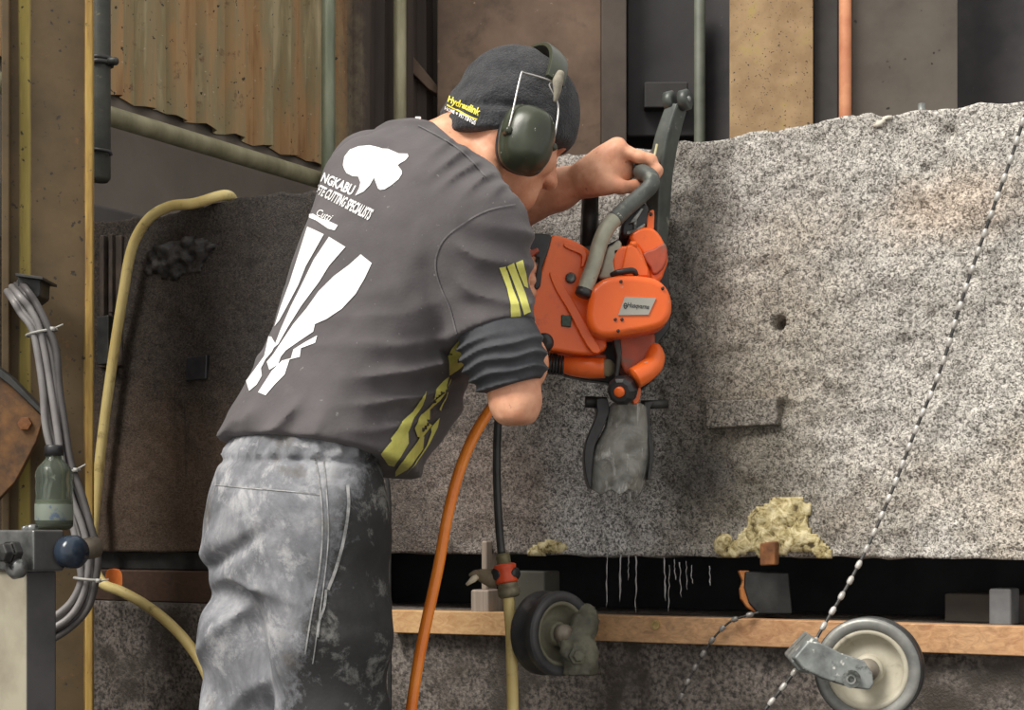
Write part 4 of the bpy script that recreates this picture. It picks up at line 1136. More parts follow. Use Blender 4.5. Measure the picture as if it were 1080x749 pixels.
# front handle: rubber grip bending down to a bare tube
fp = spline([GL1 + (0, .01, 0), GL1, (GL0+GL1)/2, GL0 + ga*.012, P(686, 187, 2.545), P(686, 196, 2.54), P(675, 207, 2.535), P(659, 221, 2.525), P(648, 232, 2.515)], 6)
fh = part('front_handle', *tube(fp, .0135, 18), M_GRIP)
tp = spline([P(651, 229, 2.517), P(643, 237, 2.51), P(636, 248, 2.503), P(631, 262, 2.50), P(627, 277, 2.495), P(621, 294, 2.49), P(616, 309, 2.487)], 6)
part('handle_tube', *tube(tp, .0128, 18), M_TUBE, fh)
e_ = P(616, 309, 2.487) - P(621, 294, 2.49); V, F = lathe(P(616, 308, 2.487), e_, [(.0136, -.004), (.0136, .006), (.011, .008)], 20); part('end_cap', V, F, M_BLACKPL, fh)
pr('gusset', [(640, 262), (646, 258), (653, 252), (656, 262), (647, 276), (650, 291), (632, 294), (634, 284)], 2.515, .02, M_TUBE, 2, .004, fh)
# curved cast arm with a pair of lugs at its top
ap = spline([P(692, 266, 2.60), P(694, 226, 2.60), P(694.5, 205, 2.598), P(697, 180, 2.594), P(702, 152, 2.59), P(708, 130, 2.587), P(714, 112, 2.585)], 5)
wd = np.interp(np.linspace(0, 1, len(ap)), [0, .3, .7, 1], [.017, .020, .019, .0165]); V = []
T3 = np.gradient(ap, axis=0); T3 /= np.linalg.norm(T3, axis=1)[:, None]
af = np.array([-.80, -.60, 0])                 # the broad face looks left and towards the camera
for p_, w_, t_ in zip(ap, wd, T3):
    s1 = np.cross(t_, [0, 1., 0]); s1 /= np.linalg.norm(s1)     # across
    if s1[0] < 0: s1 = -s1
    a1 = np.array([s1[0]*.78, -.62, s1[2]*.78]); a2 = np.array([s1[0]*.62, .78, s1[2]*.62])
    for i, j in ((-1, -1), (1, -1), (1, 1), (-1, 1)): V.append(p_ + a1*i*w_*.72 + a2*j*w_*.95)
n = len(ap); F = [[i*4+j, i*4+(j+1) % 4, (i+1)*4+(j+1) % 4, (i+1)*4+j] for i in range(n-1) for j in range(4)] + [[0, 1, 2, 3], [4*n-4+j for j in range(4)][::-1]]
ar = mesh('guard_arm', V, F, M_ARM, saw, bevel=.005)
pax = np.array([.85, -.5, .1])
for q in ((707, 107, 2.585), (722.5, 105.5, 2.575)):
    V, F = lathe(P(*q), pax, [(.013, -.008), (.0168, -.007), (.0168, .006), (.014, .008), (.004, .008)], 26); part('pivot_lug', V, F, M_ARM, ar)
V, F = lathe(P(724, 105, 2.570), pax, [(.005, 0), (.005, .005), (.003, .007)], 14); part('pivot_pin', V, F, M_STEEL, ar)
V, F = tube([P(684, 205, 2.575), P(687, 180, 2.565), P(693, 152, 2.562)], .002, 8); part('edge_wire', V, F, mat('brass_edge', (.4, .36, .2), (.55, .5, .32), 40, .5), ar)
V, F = tube([P(697, 232, 2.60), P(699, 200, 2.60)], .003, 8); part('stop_rod', V, F, M_STEEL, ar)
# dark slide column behind the handle
sc_ = part('slide_column', *tube([P(621, 262, 2.66), P(622, 232, 2.66), P(623, 200, 2.66)], .0125, 18), M_DARKSTEEL)
part('slide_edge', *tube([P(612.5, 262, 2.652), P(615, 202, 2.652)], .0018, 8), M_STEEL, sc_)
part('slide_edge', *tube([P(630.5, 262, 2.652), P(630.5, 202, 2.652)], .0016, 8), M_STEEL, sc_)
# lower guard
lg = pr('lower_guard', [(652, 354), (670, 351), (690, 349), (691, 360), (696, 372), (696, 384), (690, 394), (680, 400), (668, 400), (658, 392), (652, 378)], 2.53, .07, M_ORD, 2, .010, seg=5)
part('elbow_duct', *tube(spline([P(690, 366, 2.54), P(691, 376, 2.53), P(688, 385, 2.525), P(679, 393, 2.515), P(669, 399, 2.51)], 6), [.010, .016, .0175, .018, .0175], 20), M_OR, lg)
pr('bracket_plate', [(646, 356), (654, 356), (656, 372), (653, 398), (648, 398), (650, 376)], 2.522, .02, M_DARKSTEEL, 0, .003, lg)
pr('hanger', [(668, 404), (674, 402), (676, 412), (674, 424), (668, 426), (667, 416)], 2.545, .02, M_OR, 2, .003, lg)
kx = np.array([-.32, -.85, -.25])
kb = part('adjusting_knob', *lathe(P(656, 412, 2.515), kx, [(.018, -.02), (.0235, -.015), (.0245, 0), (.0225, .008), (.016, .012), (.009, .012)], 10), M_BLACKPL, smooth=False, bevel=.003)
part('knob_cap', *lathe(P(654, 413, 2.505), kx, [(.0085, -.002), (.0085, .0065), (.006, .008)], 20), M_OR, kb, label='orange centre cap')
# lower left duct with spring hose and grey cap
ld = part('lower_duct', *tube(spline([P(590, 383, 2.555), P(604, 386, 2.55), P(622, 388, 2.545), P(638, 388, 2.54)], 4), [.0125, .0165, .0175, .0165], 20), M_OR)
pr('duct_web', [(584, 372), (612, 370), (640, 374), (640, 382), (600, 384)], 2.545, .04, M_ORD, 0, .004, ld)
part('end_disc', *lathe(P(640, 388, 2.538), (.35, -.9, 0), [(.0135, -.004), (.0145, 0), (.0135, .004), (.006, .0045)], 24), mat('khaki_plastic', (.16, .14, .085), (.24, .21, .14), 30, .6), ld)
mb = MB()
th = np.linspace(0, 2*np.pi*5, 120); cx = np.linspace(0, 1, 120)
p0, p1 = P(578, 384, 2.555), P(594, 385, 2.555)
V, F = tube([p0+(p1-p0)*c_ + np.array([0, math.sin(a)*.0155, math.cos(a)*.0155]) for a, c_ in zip(th, cx)], .0022, 8); part('spring', V, F, M_BLACKPL, ld)
part('hose_stub', *tube([P(572, 381, 2.56), P(596, 385, 2.555)], .0115, 16), mat('grey_white_hose', (.42, .42, .43), (.6, .6, .6), 30, .5), ld)
# wet splash flap between two dark side plates
rows = [(423, 652, 672), (428, 643, 681), (436, 640, 683), (446, 639, 684), (458, 634, 685), (470, 627, 686.5), (484, 624, 687), (498, 622.5, 684), (510, 622, 680), (519, 622.5, 676)]
rr_ = spline(rows, 4); V = []; nu = 22
for py, x0, x1 in rr_:
    for i in range(nu):
        s_ = i/(nu-1); px_ = x0+(x1-x0)*s_
        Yd = 2.585 - .024*math.sin(math.pi*s_)**.7 + .02*((py-423)/96.) + .004*math.sin(px_*.13+py*.05)*((py-440)/80. if py > 440 else 0) + .0035*fbm(np.array(px_*.06), np.array(py*.05), np.array(1.), 3)
        V.append(P(px_, py + (2.5*math.sin(px_*.31) if py > 512 else 0), Yd))
n = len(rr_); F = [[i*nu+j, i*nu+j+1, (i+1)*nu+j+1, (i+1)*nu+j] for i in range(n-1) for j in range(nu-1)]
fl = mesh('splash_flap', V, F, M_FLAP, saw); so = fl.modifiers.new('gauge', 'SOLIDIFY'); so.thickness = .004
pr('side_plate', [(629, 421), (641, 421), (642, 436), (634, 456), (627, 472), (624, 500), (623, 516), (619, 506), (616, 486), (618, 466), (626, 446), (630, 434)], 2.575, .07, M_BLACKPL, 2, .003)
pr('side_plate', [(679, 428), (682, 424), (690, 424), (686, 430), (686, 452), (690, 474), (687, 500), (683, 506), (685, 480), (682, 455)], 2.585, .07, M_DARKSTEEL, 2, .003)
part('hinge_pin', *tube([P(617, 424, 2.60), P(619, 424, 2.60), P(640, 425, 2.60)], .0098, 16), M_DARKSTEEL)
part('hinge_pin', *tube([P(676, 427, 2.605), P(690, 426.5, 2.605), P(704, 426, 2.61)], .0075, 16), M_DARKSTEEL)
# running slurry on the flap foot: a few hanging beads
for px_, y1 in ((640, 524), (649, 528), (656, 522), (664, 530), (671, 523)):
    a, b = P(px_, 516, 2.597), P(px_+.5, y1, 2.60)
    V, F = tube([a, (a+b)/2, b], [.0018, .0022, .0008], 8)
    tag(mesh('water_bead', V, F, M_WATER), 'small slurry bead hanging from the bottom edge of the grey saw flap', 'water drop', 'slurry beads on the saw flap')
# ============================================================ hoses
def hose(name, pts, r, m, label, cat='hose', seg=16, n=8):
    V, F = tube(spline([P(*p) for p in pts], n), r, seg)
    return tag(mesh(name, V, F, m), label, cat)
M_YHOSE = mat('yellow_hose', (.66, .50, .19), (.78, .64, .28), 10, .4, bump=.05, stain=((.36, .26, .09), 30, .58, .7))
zt = lambda py, z: None
top = onblk(238, 213, -.02); 
def w2(px, d, z): q = onblk(px, 300, d); return (q[0], q[1], z)
hp = [w2(255, -.30, 1.60), w2(248, -.17, 1.636), w2(240, -.02, 1.632)] + [tuple(P(x, y, Yb(x)-dd)) for x, y, dd in ((205, 214.5, .03), (180, 217.5, .04), (160, 228, .045), (146, 246, .045), (137, 270, .045), (130, 310, .045), (122, 360, .04), (114, 415, .04), (107, 470, .045), (102, 520, .05), (98, 560, .07), (98, 592, .08), (108, 615, .09), (128, 624, .09), (150, 636, .09), (172, 652, .10), (195, 675, .10), (215, 705, .10), (228, 745, .11), (236, 800, .12))]
V, F = tube(spline(hp, 8), .0108, 18)
tag(mesh('yellow_hose', V, F, M_YHOSE), 'long yellow hose looping over the dark left end of the block', 'hose')
hose('yellow_hose', [(536, 622, 2.62), (537, 640, 2.615), (539, 665, 2.61), (540, 700, 2.60), (541, 760, 2.59)], .0098, M_YHOSE, 'short yellow-green hose hanging straight down below the red connector')
M_OHOSE = mat('orange_hose', (.85, .20, .02), (.95, .30, .04), 12, .16, bump=.04)
hose('hydraulic_hose', [(588, 380, 2.56), (572, 386, 2.54), (550, 400, 2.50), (532, 414, 2.47), (517, 432, 2.45), (502, 456, 2.44), (490, 482, 2.43), (480, 512, 2.42), (471, 550, 2.41), (462, 600, 2.40), (450, 655, 2.39), (441, 700, 2.38), (432, 760, 2.37)], .0088, M_OHOSE, 'glossy orange hydraulic hose running down from behind the elbow')
M_BHOSE = mat('black_hose', (.022, .022, .022), (.045, .045, .045), 20, .4, bump=.05)
hose('water_hose', [(590, 384, 2.57), (568, 392, 2.58), (545, 408, 2.60), (530, 428, 2.62), (525, 450, 2.63), (524, 500, 2.635), (526, 550, 2.632), (529, 584, 2.626)], .0068, M_BHOSE, 'thin black water hose hanging straight above the red connector')
hose('control_cable', [(407, 498, 2.72), (410, 520, 2.72), (411, 560, 2.715), (410.5, 610, 2.71), (411, 680, 2.70), (411, 760, 2.69)], .0035, M_BHOSE, 'thin black cable hanging beside the front of the trousers', 'cable')
hc = thing('hose_connector', P(534, 640, 2.62), 'red and black quick hose connector between black and yellow hose', 'hose connector')
ax = P(536.5, 626, 2.62) - P(530, 586, 2.625); L_ = np.linalg.norm(ax); ax = ax/L_; o0 = P(530, 584, 2.625)
M_RED = mat('red_plastic', (.66, .07, .018), (.74, .11, .03), 20, .4, bump=0)
V, F = lathe(o0, ax, [(.010, 0), (.012, .006), (.0115, .016), (.017, .020)], 20); part('hose_nut', V, F, mat('olive_brass', (.12, .11, .06), (.22, .19, .1), 40, .5, .3), hc)
V, F = lathe(o0, ax, [(.0165, .018), (.0195, .020), (.0185, .026), (.0165, .034), (.0185, .044), (.0195, .048), (.0165, .050)], 24); part('collar', V, F, M_RED, hc, label='red waisted collar')
for s in (-1, 1):
    V, F = lathe(o0 + ax*.034 + np.array([s*.0145, -.004, 0]), (s*.75, -.65, 0), [(.011, -.006), (.011, .003), (.009, .0055), (.003, .006)], 18); part('grip_pad', V, F, M_BLACKPL, hc)
V, F = lathe(o0, ax, [(.016, .049), (.0175, .052), (.0165, .057), (.0185, .058), (.0185, .070), (.015, .074), (.011, .075)], 20); part('ferrule', V, F, mat('grey_brown_brass', (.16, .14, .09), (.28, .25, .17), 40, .5, .3), hc)
nz_ = thing('hose_nozzle', P(510, 610, 2.62), 'weathered tan nozzle with a pale tip pointing left beside the red connector', 'nozzle')
M_TANP = mat('weathered_tan', (.15, .115, .07), (.26, .205, .13), 40, .7, bump=.3)
V, F = lathe(P(526, 612, 2.635), P(504, 606, 2.63)-P(526, 612, 2.635), [(.008, 0), (.014, .003), (.0165, .012), (.013, .024), (.010, .034), (.0085, .037)], 18); part('nozzle_body', V, F, M_TANP, nz_)
V, F = lathe(P(505.5, 606, 2.63), P(494, 606.5, 2.62)-P(505.5, 606, 2.63), [(.0085, 0), (.0075, .010), (.002, .019)], 14); part('nozzle_cone', V, F, M_TANP, nz_)
V, F = lathe(P(503, 608, 2.622), P(492, 617, 2.615)-P(503, 608, 2.622), [(.005, 0), (.0055, .008), (.0025, .023)], 14); part('pale_tip', V, F, mat('ivory_plastic', (.62, .52, .38), (.75, .66, .5), 30, .5), nz_, label='ivory pointed tip')

# ============================================================ guide pulleys of the wire saw
M_TYRE = mat('worn_rubber_rim', (.022, .023, .025), (.055, .056, .058), 14, .45, bump=.15, stain=((.13, .13, .125), 16, .56, .7))
M_HUB = mat('cream_cast_wheel', (.36, .33, .25), (.52, .49, .40), 12, .55, bump=.15, stain=((.22, .19, .14), 14, .56, .68))
M_RIMF = mat('grey_steel_rim', (.14, .145, .14), (.30, .30, .28), 14, .4, .3, bump=.15, stain=((.48, .47, .40), 12, .6, .7))
def pulley(c, ax, R, w, label, mh, mr):
    ax = np.asarray(ax, float); ax /= np.linalg.norm(ax)
    t = thing('guide_pulley', c - np.array([0, 0, R]), label, 'pulley')
    V, F = lathe(c, ax, [(R*.80, -w*.5), (R*.96, -w*.5), (R, -w*.42), (R, -w*.22), (R*.90, 0), (R, w*.22), (R, w*.40), (R*.985, w*.46), (R*.80, w*.46)], 64, True); part('rubber_tyre', V, F, M_TYRE, t)
    V, F = lathe(c, ax, [(R*.985, w*.30), (R*.975, w*.5), (R*.90, w*.53), (R*.78, w*.50), (R*.755, w*.42), (R*.755, w*.2)], 64, True); part('rim_face', V, F, mr, t)
    V, F = lathe(c, ax, [(R*.78, -w*.3), (R*.78, w*.40), (R*.745, w*.47), (R*.68, w*.46), (R*.66, w*.40), (R*.60, w*.12), (R*.30, w*.06), (R*.285, w*.30), (R*.26, w*.36), (0, w*.36)], 64); part('wheel_disc', V, F, mh, t)
    V, F = lathe(c, ax, [(R*.22, w*.3), (R*.22, w*.62), (R*.16, w*.64), (R*.15, w*.75), (0, w*.75)], 32); part('hub', V, F, mat('brown_steel_hub', (.17, .145, .115), (.28, .25, .2), 20, .5, .3), t)
    return t
c1 = P(917, 706, 2.33); a1 = np.array([-.36, -.93, .02])
pulley(c1, a1, .078, .05, 'cream faced guide pulley with dark rubber rim at lower right', M_HUB, M_RIMF)
c2 = P(582, 668, 2.60); a2 = np.array([.66, -.75, 0.02])
M_MUD = mat('muddy_green_steel', (.055, .055, .040), (.15, .145, .105), 24, .7, bump=.6, bdist=.005)
pulley(c2, a2, .070, .055, 'muddy green guide pulley seen edge-on beside the yellow-green hose', mat('muddy_wheel', (.11, .105, .07), (.2, .19, .135), 18, .7, bump=.3), mat('black_rim', (.03, .03, .033), (.07, .07, .075), 18, .5))
# bracket of the right pulley: a fork plate, bolt
M_FORK = mat('cement_splashed_steel', (.13, .14, .14), (.30, .32, .31), 26, .5, .3, bump=.4, speck=((.66, .66, .62), 60, .63), stain=((.06, .065, .065), 22, .58, .66))
b1 = thing('pulley_bracket', P(870, 720, 2.30), 'cement splashed grey steel bracket holding the cream faced pulley', 'bracket')
V, F = prism([(853, 676), (866, 678), (888, 689), (912, 697), (921, 710), (922, 722), (918, 728), (900, 726), (868, 716), (848, 706), (838, 694)], 2.262, .014, 0, d=(-.3, 1, 0)); part('fork_plate', V, F, M_FORK, b1, smooth=False, bevel=.003)
V, F = prism([(834, 698), (858, 672), (866, 678), (858, 712), (842, 708)], 2.278, .15, 0, d=(.1, 1, 0)); part('mounting_lug', V, F, M_FORK, b1, smooth=False, bevel=.004)
V, F = lathe(P(898, 716, 2.262), (-.25, -.95, 0), [(.013, 0), (.013, .006), (.007, .006), (.007, .012), (.0045, .012), (.0045, .004)], 24); part('axle_bolt', V, F, M_STEEL, b1, smooth=False)
V, F = tube([P(905, 714, 2.268), c1 + a1*.012], .010, 14); part('axle', V, F, M_STEEL, b1)
b2 = thing('pulley_bracket', P(610, 700, 2.62), 'mud caked bracket holding the muddy green pulley by the pine batten', 'bracket')
W = Vol(P(592, 720, 2.46), P(632, 634, 2.70), .003)
W.limb([P(618, 646, 2.615), P(614, 665, 2.60), P(606, 690, 2.575), P(606, 720, 2.57)], [.016, .017, .019, .02], .02)
W.limb([P(618, 690, 2.58), P(618, 720, 2.58)], [.018, .02], .02)
W.limb([P(616, 655, 2.60), P(598, 676, 2.575)], [.010, .008], .01)
W.limb([P(618, 656, 2.61), P(622, 660, 2.70)], [.014, .014], .02)
I, x, y, z = W.near(.02); W.D[I] -= (.004*fbm(x*60, y*60, z*60, 3)).astype(np.float32)
V, F = W.surface(); part('bracket_casting', V, F, M_MUD, b2, recalc=False)
V, F = lathe(P(608, 692, 2.555), (.3, -.95, .1), [(.016, 0), (.016, .007), (.010, .008), (.010, .014), (.004, .015)], 6); part('nut', V, F, M_MUD, b2, smooth=False, bevel=.002)
V, F = tube([P(604, 688, 2.57), c2 + a2*.012], .011, 14); part('axle', V, F, M_MUD, b2)

# ============================================================ beaded saw wires
M_CABLE = mat('wire_rope', (.03, .03, .03), (.09, .088, .085), 200, .5, .4, bump=.3)
M_BEAD = mat('steel_bead', (.36, .34, .31), (.6, .58, .55), 60, .4, .3, bump=.2)
M_BEADD = mat('dull_steel_bead', (.16, .15, .14), (.34, .32, .30), 60, .4, .3, bump=.2)
def bead_wire(pts, r, rb, lb, gap, label, mb=M_BEAD):
    p = spline([np.array(q) for q in pts], 30); s = np.concatenate([[0], np.cumsum(np.linalg.norm(np.diff(p, axis=0), axis=1))])
    at = lambda d: np.array([np.interp(d, s, p[:, i]) for i in range(3)])
    t = thing('bead_wire', at(s[-1]), label, 'saw wire')
    V, F = tube(p[::4], r, 8); part('wire_rope', V, F, M_CABLE, t)
    first = None; d = gap*.4; i = 0
    while d < s[-1]-lb:
        a, b = at(d), at(d+lb); ax = (b-a)/np.linalg.norm(b-a)
        V, F = lathe(a, ax, [(r*1.1, -lb*.35), (rb*.75, -lb*.2), (rb, 0), (rb*1.06, lb*.5), (rb, lb), (rb*.75, lb*1.2), (r*1.1, lb*1.35)], 12)
        part('bead', V, F, mb, t); d += gap; i += 1
wz = []
for x, y, dd in ((1082, 118, .03), (1066, 168, .03), (1040, 241, .03), (1014, 318, .03), (992, 390, .03), (968, 448, .035), (944, 510, .045), (920, 566, .06), (897, 612, .09), (870, 658, .13), (850, 692, .16), (828, 722, .18), (806, 750, .2)):
    wz.append(P(x, y, Yb(x)-dd))
bead_wire(wz, .0026, .0044, .0085, .0285, 'long beaded saw wire running diagonally across the right of the block')
bead_wire([P(800, 646, Yb(800)-.055), P(786, 650, Yb(786)-.062), P(770, 656, Yb(770)-.062), P(752, 674, Yb(752)-.062), (P(738, 696, Yb(738)-.065)), P(724, 722, Yb(724)-.07), P(716, 742, Yb(716)-.07)], .0019, .0042, .0075, .027, 'short beaded saw wire hanging over the pine batten', M_BEADD)

# ============================================================ left: steel column, cables, valve block, bottle
t = NT('rusty_yellow_column'); x, y, z = t.xyz(); nz = t.noise(7, 6, .65); n3 = t.noise(1., 5, .7, vec=t.mapp((30, 30, 3)))
c = t.ramp(nz, [(.33, (.070, .045, .019)), (.66, (.125, .083, .037))])
xb = t.math('ADD', x, t.math('MULTIPLY', t.math('SUBTRACT', n3, .5), .010))
yel = t.math('MULTIPLY', t.rng(xb, -.054, -.050), t.rng(xb, -.030, -.034))
c = t.mix(t.math('MULTIPLY', yel, .9), c, t.ramp(n3, [(.35, (.26, .20, .045)), (.65, (.42, .33, .08))]))
ed = t.rng(xb, .064, .068); c = t.mix(ed, c, t.ramp(n3, [(.35, (.22, .11, .03)), (.55, (.45, .29, .07)), (.7, (.5, .36, .14))]))
c = t.mix(t.rng(t.noise(16, 5, .7), .63, .7, 0, .7), c, (.21, .095, .03))
c = t.mix(t.rng(t.noise(75, 3), .64, .70), c, (.03, .022, .016))
M_COL = t.out(c, .72, 0, nz, .3, .002)
YC = 2.92; xl, xr = P(6, 560, YC)[0], P(98, 560, YC)[0]; xm = (xl+xr)/2
mb = MB()
V, F = box((xr-.007, YC+.07, 1.7), .014, .14, 3.4); mb.add(V, F)
V, F = box((xl+.007, YC+.07, 1.7), .014, .14, 3.4); mb.add(V, F)
V, F = box((xm, YC+.035, 1.7), xr-xl-.024, .012, 3.4); mb.add(V, F)
col = mb.obj('steel_column', [M_COL], smooth=False, rot=math.radians(14.5), loc=(0, 0, 0)) if False else None
mb2 = MB(); R_ = Matrix.Rotation(math.radians(14.9), 3, 'Z')
piv = np.array([xr, YC, 0])
Vc = np.concatenate(mb.V) - np.array([xm, YC, 0])
col = mesh('steel_column', Vc, mb.F, M_COL, smooth=False, bevel=.003, loc=(xm, YC, 0), rot=math.radians(14.0))
# keep the right flange edge where it stands
a = math.radians(14.0); col.location.x += (xr-xm)*(1-math.cos(a)); col.location.y -= (xr-xm)*math.sin(a)*1.0
tag(col, 'rusty brown steel column with yellow paint at the left side', 'column')
# dark scaffold coupler tube beside the column
q = thing('scaffold_post', (P(105, 200, 3.30)[0], 3.30, P(105, 193, 3.30)[2]), 'short black end of a scaffold post with coupler hanging beside the column top', 'post')
V, F = tube([P(105.5, 192, 3.30), P(105.5, 188, 3.30), P(105.5, 100, 3.30), P(105, -320, 3.30)], [.016, .022, .022, .022], 20); part('post_tube', V, F, mat('black_scaffold', (.028, .030, .026), (.06, .062, .05), 18, .6, bump=.2, stain=((.24, .22, .11), 16, .60, .68)), q)
for py in (63, 67.5): V, F = lathe(P(105.5, py, 3.30), (0, 0, 1), [(.022, -.005), (.028, -.004), (.028, .004), (.022, .005)], 24); part('collar', V, F, M_DARKSTEEL, q)
V, F = lathe(P(112, 65, 3.29), (1, -.2, 0), [(.009, 0), (.009, .022), (.006, .026)], 12); part('coupler_bolt', V, F, M_DARKSTEEL, q)
V, F = tube(spline([P(98, 157, 3.275), P(106, 158, 3.272), P(115, 160, 3.28), P(117, 164, 3.285)], 4), .004, 8); part('wire_tie', V, F, M_DARKSTEEL, q)
# diagonal gusset in front of the column
gu = thing('gusset_plate', P(25, 500, 2.86), 'orange rusty triangular gusset plate low in front of the steel column', 'gusset')
V, F = prism([(-14, 386), (10, 404), (46, 441), (38, 466), (16, 508), (-14, 540)], 2.845, .016, 0); part('plate', V, F, mat('orange_rust_plate', (.075, .04, .02), (.20, .095, .032), 30, .8, bump=.3, stain=((.07, .04, .025), 14, .52, .64)), gu, smooth=False, bevel=.002)
V, F = prism([(-14, 378), (12, 398), (48, 436), (48, 442), (11, 407), (-14, 388)], 2.835, .03, 0); part('edge_flange', V, F, M_DARKSTEEL, gu, smooth=False, bevel=.002)
V, F = lathe(P(27, 447, 2.845), (0, -1, 0), [(.013, 0), (.013, .008), (.006, .009)], 6); part('bolt', V, F, M_RUST, gu, smooth=False, bevel=.001)
# cable hanger and cables
ch = thing('cable_hanger', P(30, 318, 2.86), 'dark steel hanger on the column from which the grey cables hang', 'hanger')
V, F = prism([(18, 291), (43, 294), (42, 312), (34, 318), (19, 316)], 2.83, .06, 0); part('hanger_plate', V, F, M_DARKSTEEL, ch, smooth=False, bevel=.003)
V, F = prism([(16, 288), (45, 292), (45, 295), (16, 291)], 2.81, .09, 0); part('hanger_lip', V, F, M_DARKSTEEL, ch, smooth=False, bevel=.001)
M_CAB = mat('grey_cable', (.17, .16, .16), (.27, .255, .25), 14, .42, bump=.05); M_CABD = mat('dark_grey_cable', (.06, .056, .055), (.11, .10, .10), 14, .5, bump=.05)
core = [(13, 303), (20, 312), (30, 326), (41, 345), (48, 372), (53, 410), (58, 450), (66, 490), (76, 525), (86, 556), (92, 585), (92, 612), (84, 636), (68, 654), (44, 668)]
offs = [(-9, -.2, 'leftmost', M_CAB, 0), (-4.5, .9, 'second from left', M_CAB, 1), (.5, -.6, 'third from left', M_CAB, 0), (5.5, .8, 'fourth from left', M_CABD, 1), (11, 0, 'rightmost, darkest', M_CABD, 0)]
for i, (dx, dd, w, m, k) in enumerate(offs):
    pts = []
    for j, (x, y) in enumerate(core):
        sp = 1.0 if j not in (3, 7, 11) else .72
        if j == 0: sp = .8
        tx, ty = np.subtract(core[min(j+1, 14)], core[max(j-1, 0)]); L2 = math.hypot(tx, ty)
        pts.append((x + dx*sp*ty/L2 + 1.2*math.sin(j*1.7+i*2.1), y - dx*sp*tx/L2, 2.80 + .006*dd + .003*math.sin(j+i*2) - .0028*j + (.075 if j == 0 else 0)))
    hose('cable', pts, .0053 if k else .0062, m, f'{w} of the five grey cables hanging in a bundle by the column', 'cable', 12)
M_TIE = mat('grey_zip_tie', (.30, .29, .27), (.42, .41, .38), 30, .5, bump=0)
def tie(px, py, Y, ang, rx, label):
    c = P(px, py, Y); a = math.radians(ang); u_ = np.array([math.cos(a), 0, math.sin(a)]); k = []
    for q in np.linspace(0, 2*np.pi, 28, endpoint=False): k.append(c + u_*rx*math.cos(q) + np.array([0, 1., 0])*.018*math.sin(q))
    V, F = tube(k, .0026, 8, closed=True); V2, F2 = box(c + u_*rx*.9 - np.array([0, .014, 0]), .008, .006, .007)
    V3, F3 = tube([c + u_*rx*.9 - np.array([0, .014, 0]), c + u_*(rx+.016) - np.array([0, .014, -.004])], .0016, 6)
    tag(MB().add(V, F).add(V2, F2).add(V3, F3).obj('cable_tie', [M_TIE]), label, 'cable tie')
tie(44, 351, 2.80, 12, .027, 'uppermost cable tie on the grey cable bundle just below the hanger')
tie(70, 500, 2.785, 18, .024, 'middle cable tie on the grey cable bundle beside the plastic bottle')
tie(93, 611, 2.77, -6, .024, 'lowest pale cable tie on the grey cable bundle above its bend')
# valve block
YB = 2.46
vb = thing('valve_block', P(40, 660, YB), 'oily steel valve block at bottom left carrying the plastic bottle', 'valve block')
an = math.radians(24); a0 = np.array([math.cos(an), math.sin(an), 0]); a1_ = np.array([-math.sin(an), math.cos(an), 0])
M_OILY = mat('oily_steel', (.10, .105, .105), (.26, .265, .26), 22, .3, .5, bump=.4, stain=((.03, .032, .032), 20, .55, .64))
M_OILD = mat('shaded_oily_steel', (.045, .043, .043), (.075, .072, .07), 18, .55, .2, bump=.2)  # shaded copy of the oily steel for the right-hand faces
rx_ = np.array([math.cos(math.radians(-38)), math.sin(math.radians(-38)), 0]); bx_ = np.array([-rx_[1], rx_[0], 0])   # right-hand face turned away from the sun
def corner_box(px0, pxc, px1, y0, y1, Yc, name, ml, mr, parent):
    """a box whose near upright edge stands at column pxc, its left face reaching px0 and its right face px1"""
    c = P(pxc, y0, Yc); zb = P(pxc, y1, Yc)[2]
    dl = np.array([-.80, .60, 0]); dr = np.array([.78, .62, 0])
    def reach(d, px):
        r = (px-CX)/FPX; return (r*c[1]-c[0])/(d[0]-r*d[1])
    l, r = reach(dl, px0), reach(dr, px1)
    q = [c, c+dr*r, c+dr*r+dl*l, c+dl*l]
    V = [(p[0], p[1], c[2]) for p in q] + [(p[0], p[1], zb) for p in q]
    F = [[0, 1, 2, 3], [7, 6, 5, 4], [0, 4, 5, 1], [1, 5, 6, 2], [2, 6, 7, 3], [3, 7, 4, 0]]
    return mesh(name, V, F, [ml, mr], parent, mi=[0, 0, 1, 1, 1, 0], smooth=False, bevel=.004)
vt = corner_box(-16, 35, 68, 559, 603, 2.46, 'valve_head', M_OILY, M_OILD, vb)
corner_box(-16, 27, 60, 602, 800, 2.485, 'valve_base', mat('beige_paint', (.27, .24, .18), (.38, .35, .27), 12, .6), mat('shaded_base_paint', (.055, .052, .055), (.085, .08, .082), 12, .6), vb)  # right-hand faces get a shaded copy of the base colour
V, F = lathe(P(17, 583, 2.455), (-.55, -.8, 0), [(.020, 0), (.020, .014), (.016, .018), (.016, .03), (.006, .032)], 6); part('port_plug', V, F, M_DARKSTEEL, vt, smooth=False, bevel=.003)
V, F = lathe(P(22, 599, 2.456), (-.55, -.8, 0), [(.016, 0), (.018, .012), (.012, .02), (.004, .021)], 20); part('port_cap', V, F, M_OILY, vt)
for px, py, r in ((27, 557, .007), (34, 556, .009)):
    V, F = lathe(P(px, py+3, 2.50), (0, 0, 1), [(r, -.004), (r, .006), (r*.5, .009)], 12); part('top_bolt', V, F, M_OILY, vt)
kx = np.array([.8, -.55, 0.05])
V, F = lathe(P(66, 583, 2.50), kx, [(.012, -.02), (.013, .004), (.022, .006), (.0265, .012), (.0265, .03), (.022, .038), (.010, .042)], 28); part('dial_knob', V, F, mat('blue_black_knob', (.012, .018, .03), (.03, .045, .07), 20, .2, bump=0), vt, label='glossy blue-black knob')
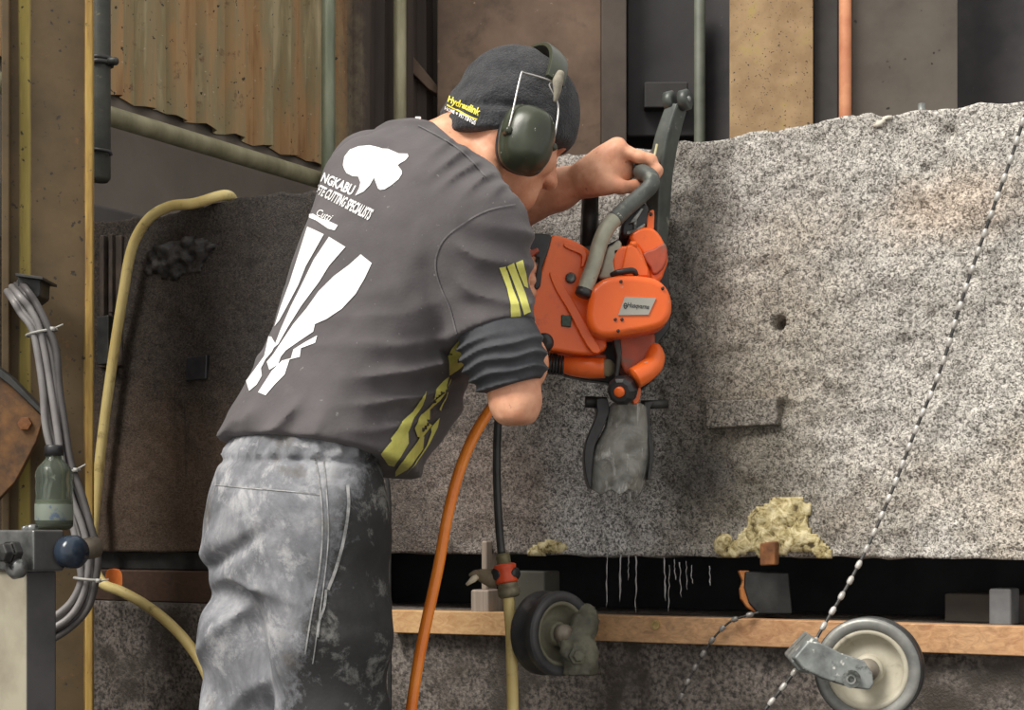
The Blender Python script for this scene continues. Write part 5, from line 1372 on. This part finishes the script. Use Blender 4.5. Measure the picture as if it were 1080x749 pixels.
V, F = tube([P(76, 582, 2.56), P(101, 577, 2.60)], .018, 16); part('pipe_stub', V, F, mat('brown_grey_pipe', (.12, .10, .075), (.2, .17, .13), 20, .6), vt)
# plastic bottle standing on the valve head
tz = P(35, 559, 2.46)[2]; YO = 2.56; bc_ = P(57, 500, YO); bc_[2] = tz
bo = thing('plastic_bottle', bc_, 'ribbed greenish clear plastic bottle standing on the valve block', 'bottle')
hpx = lambda py: (P(57, py, YO)[2]-tz)
R0 = 19.5*YO/FPX
pf = [(0, .001), (R0*.8, 0), (R0, .006)]
for py, k in ((548, 1), (538, .96), (530, 1), (522, .95), (515, 1), (508, .95), (503, 1), (498, .97), (493, .86), (488, .62), (484, .44), (478, .42)): pf.append((R0*k, hpx(py)))
M_PET = mat('greenish_clear_plastic', (.36, .43, .36), (.44, .50, .42), 10, .10, bump=0, Transmission_Weight=.88, IOR=1.2)
V, F = lathe(bc_, (0, 0, 1), pf, 40); bb = part('bottle_body', V, F, M_PET, bo)
V, F = lathe(bc_, (0, 0, 1), [(R0*.9, .010), (R0*.9, hpx(527)), (.001, hpx(527)+.0005)], 32)
part('murky_liquid', V, F, mat('murky_oil', (.16, .17, .12), (.24, .25, .18), 9, .3, bump=0), bb)
V, F = lathe(bc_, (0, 0, 1), [(R0*.50, hpx(481)), (R0*.50, hpx(471)), (R0*.44, hpx(469.5)), (0.001, hpx(469.5))], 24); part('cap', V, F, M_BLACKPL, bo)
V, F = lathe(bc_, (0, 0, 1), [(R0*1.004, hpx(549)), (R0*1.012, hpx(548)), (R0*1.012, hpx(533)), (R0*1.004, hpx(532))], 40)
t = NT('worn_blue_label'); nz = t.noise(40, 4, .6); M_LAB = t.out(t.ramp(nz, [(.56, (.20, .23, .19)), (.64, (.09, .13, .19))]), .5)
part('label_band', V[:], F[:-2], M_LAB, bo)

# ============================================================ light and camera
w = bpy.data.worlds.new('daylight'); bpy.context.scene.world = w; w.use_nodes = True
bg = w.node_tree.nodes['Background']; bg.inputs[0].default_value = (1.0, .975, .935, 1); bg.inputs[1].default_value = .82
L = bpy.data.lights.new('sun', 'SUN'); L.energy = 3.9; L.angle = math.radians(28); L.color = (1, .955, .88)
so = bpy.data.objects.new('sun', L); C.objects.link(so)
dv = Vector((.52, .46, -.80)); so.rotation_euler = dv.to_track_quat('-Z', 'Y').to_euler(); so.location = (-3, -3, 4)
cam = bpy.data.cameras.new('camera'); co = bpy.data.objects.new('camera', cam); C.objects.link(co)
co.location = (0, 0, H); co.rotation_euler = (math.radians(90), 0, 0)
cam.sensor_width = 36; cam.sensor_fit = 'HORIZONTAL'; cam.lens = FPX/1080*36; cam.shift_y = (HY-374.5)/1080; cam.clip_start = .05
sc = bpy.context.scene; sc.camera = co
sc.view_settings.view_transform = 'Standard'; sc.view_settings.look = 'None'; sc.view_settings.exposure = .12; sc.view_settings.gamma = 1
sc.view_settings.use_curve_mapping = False
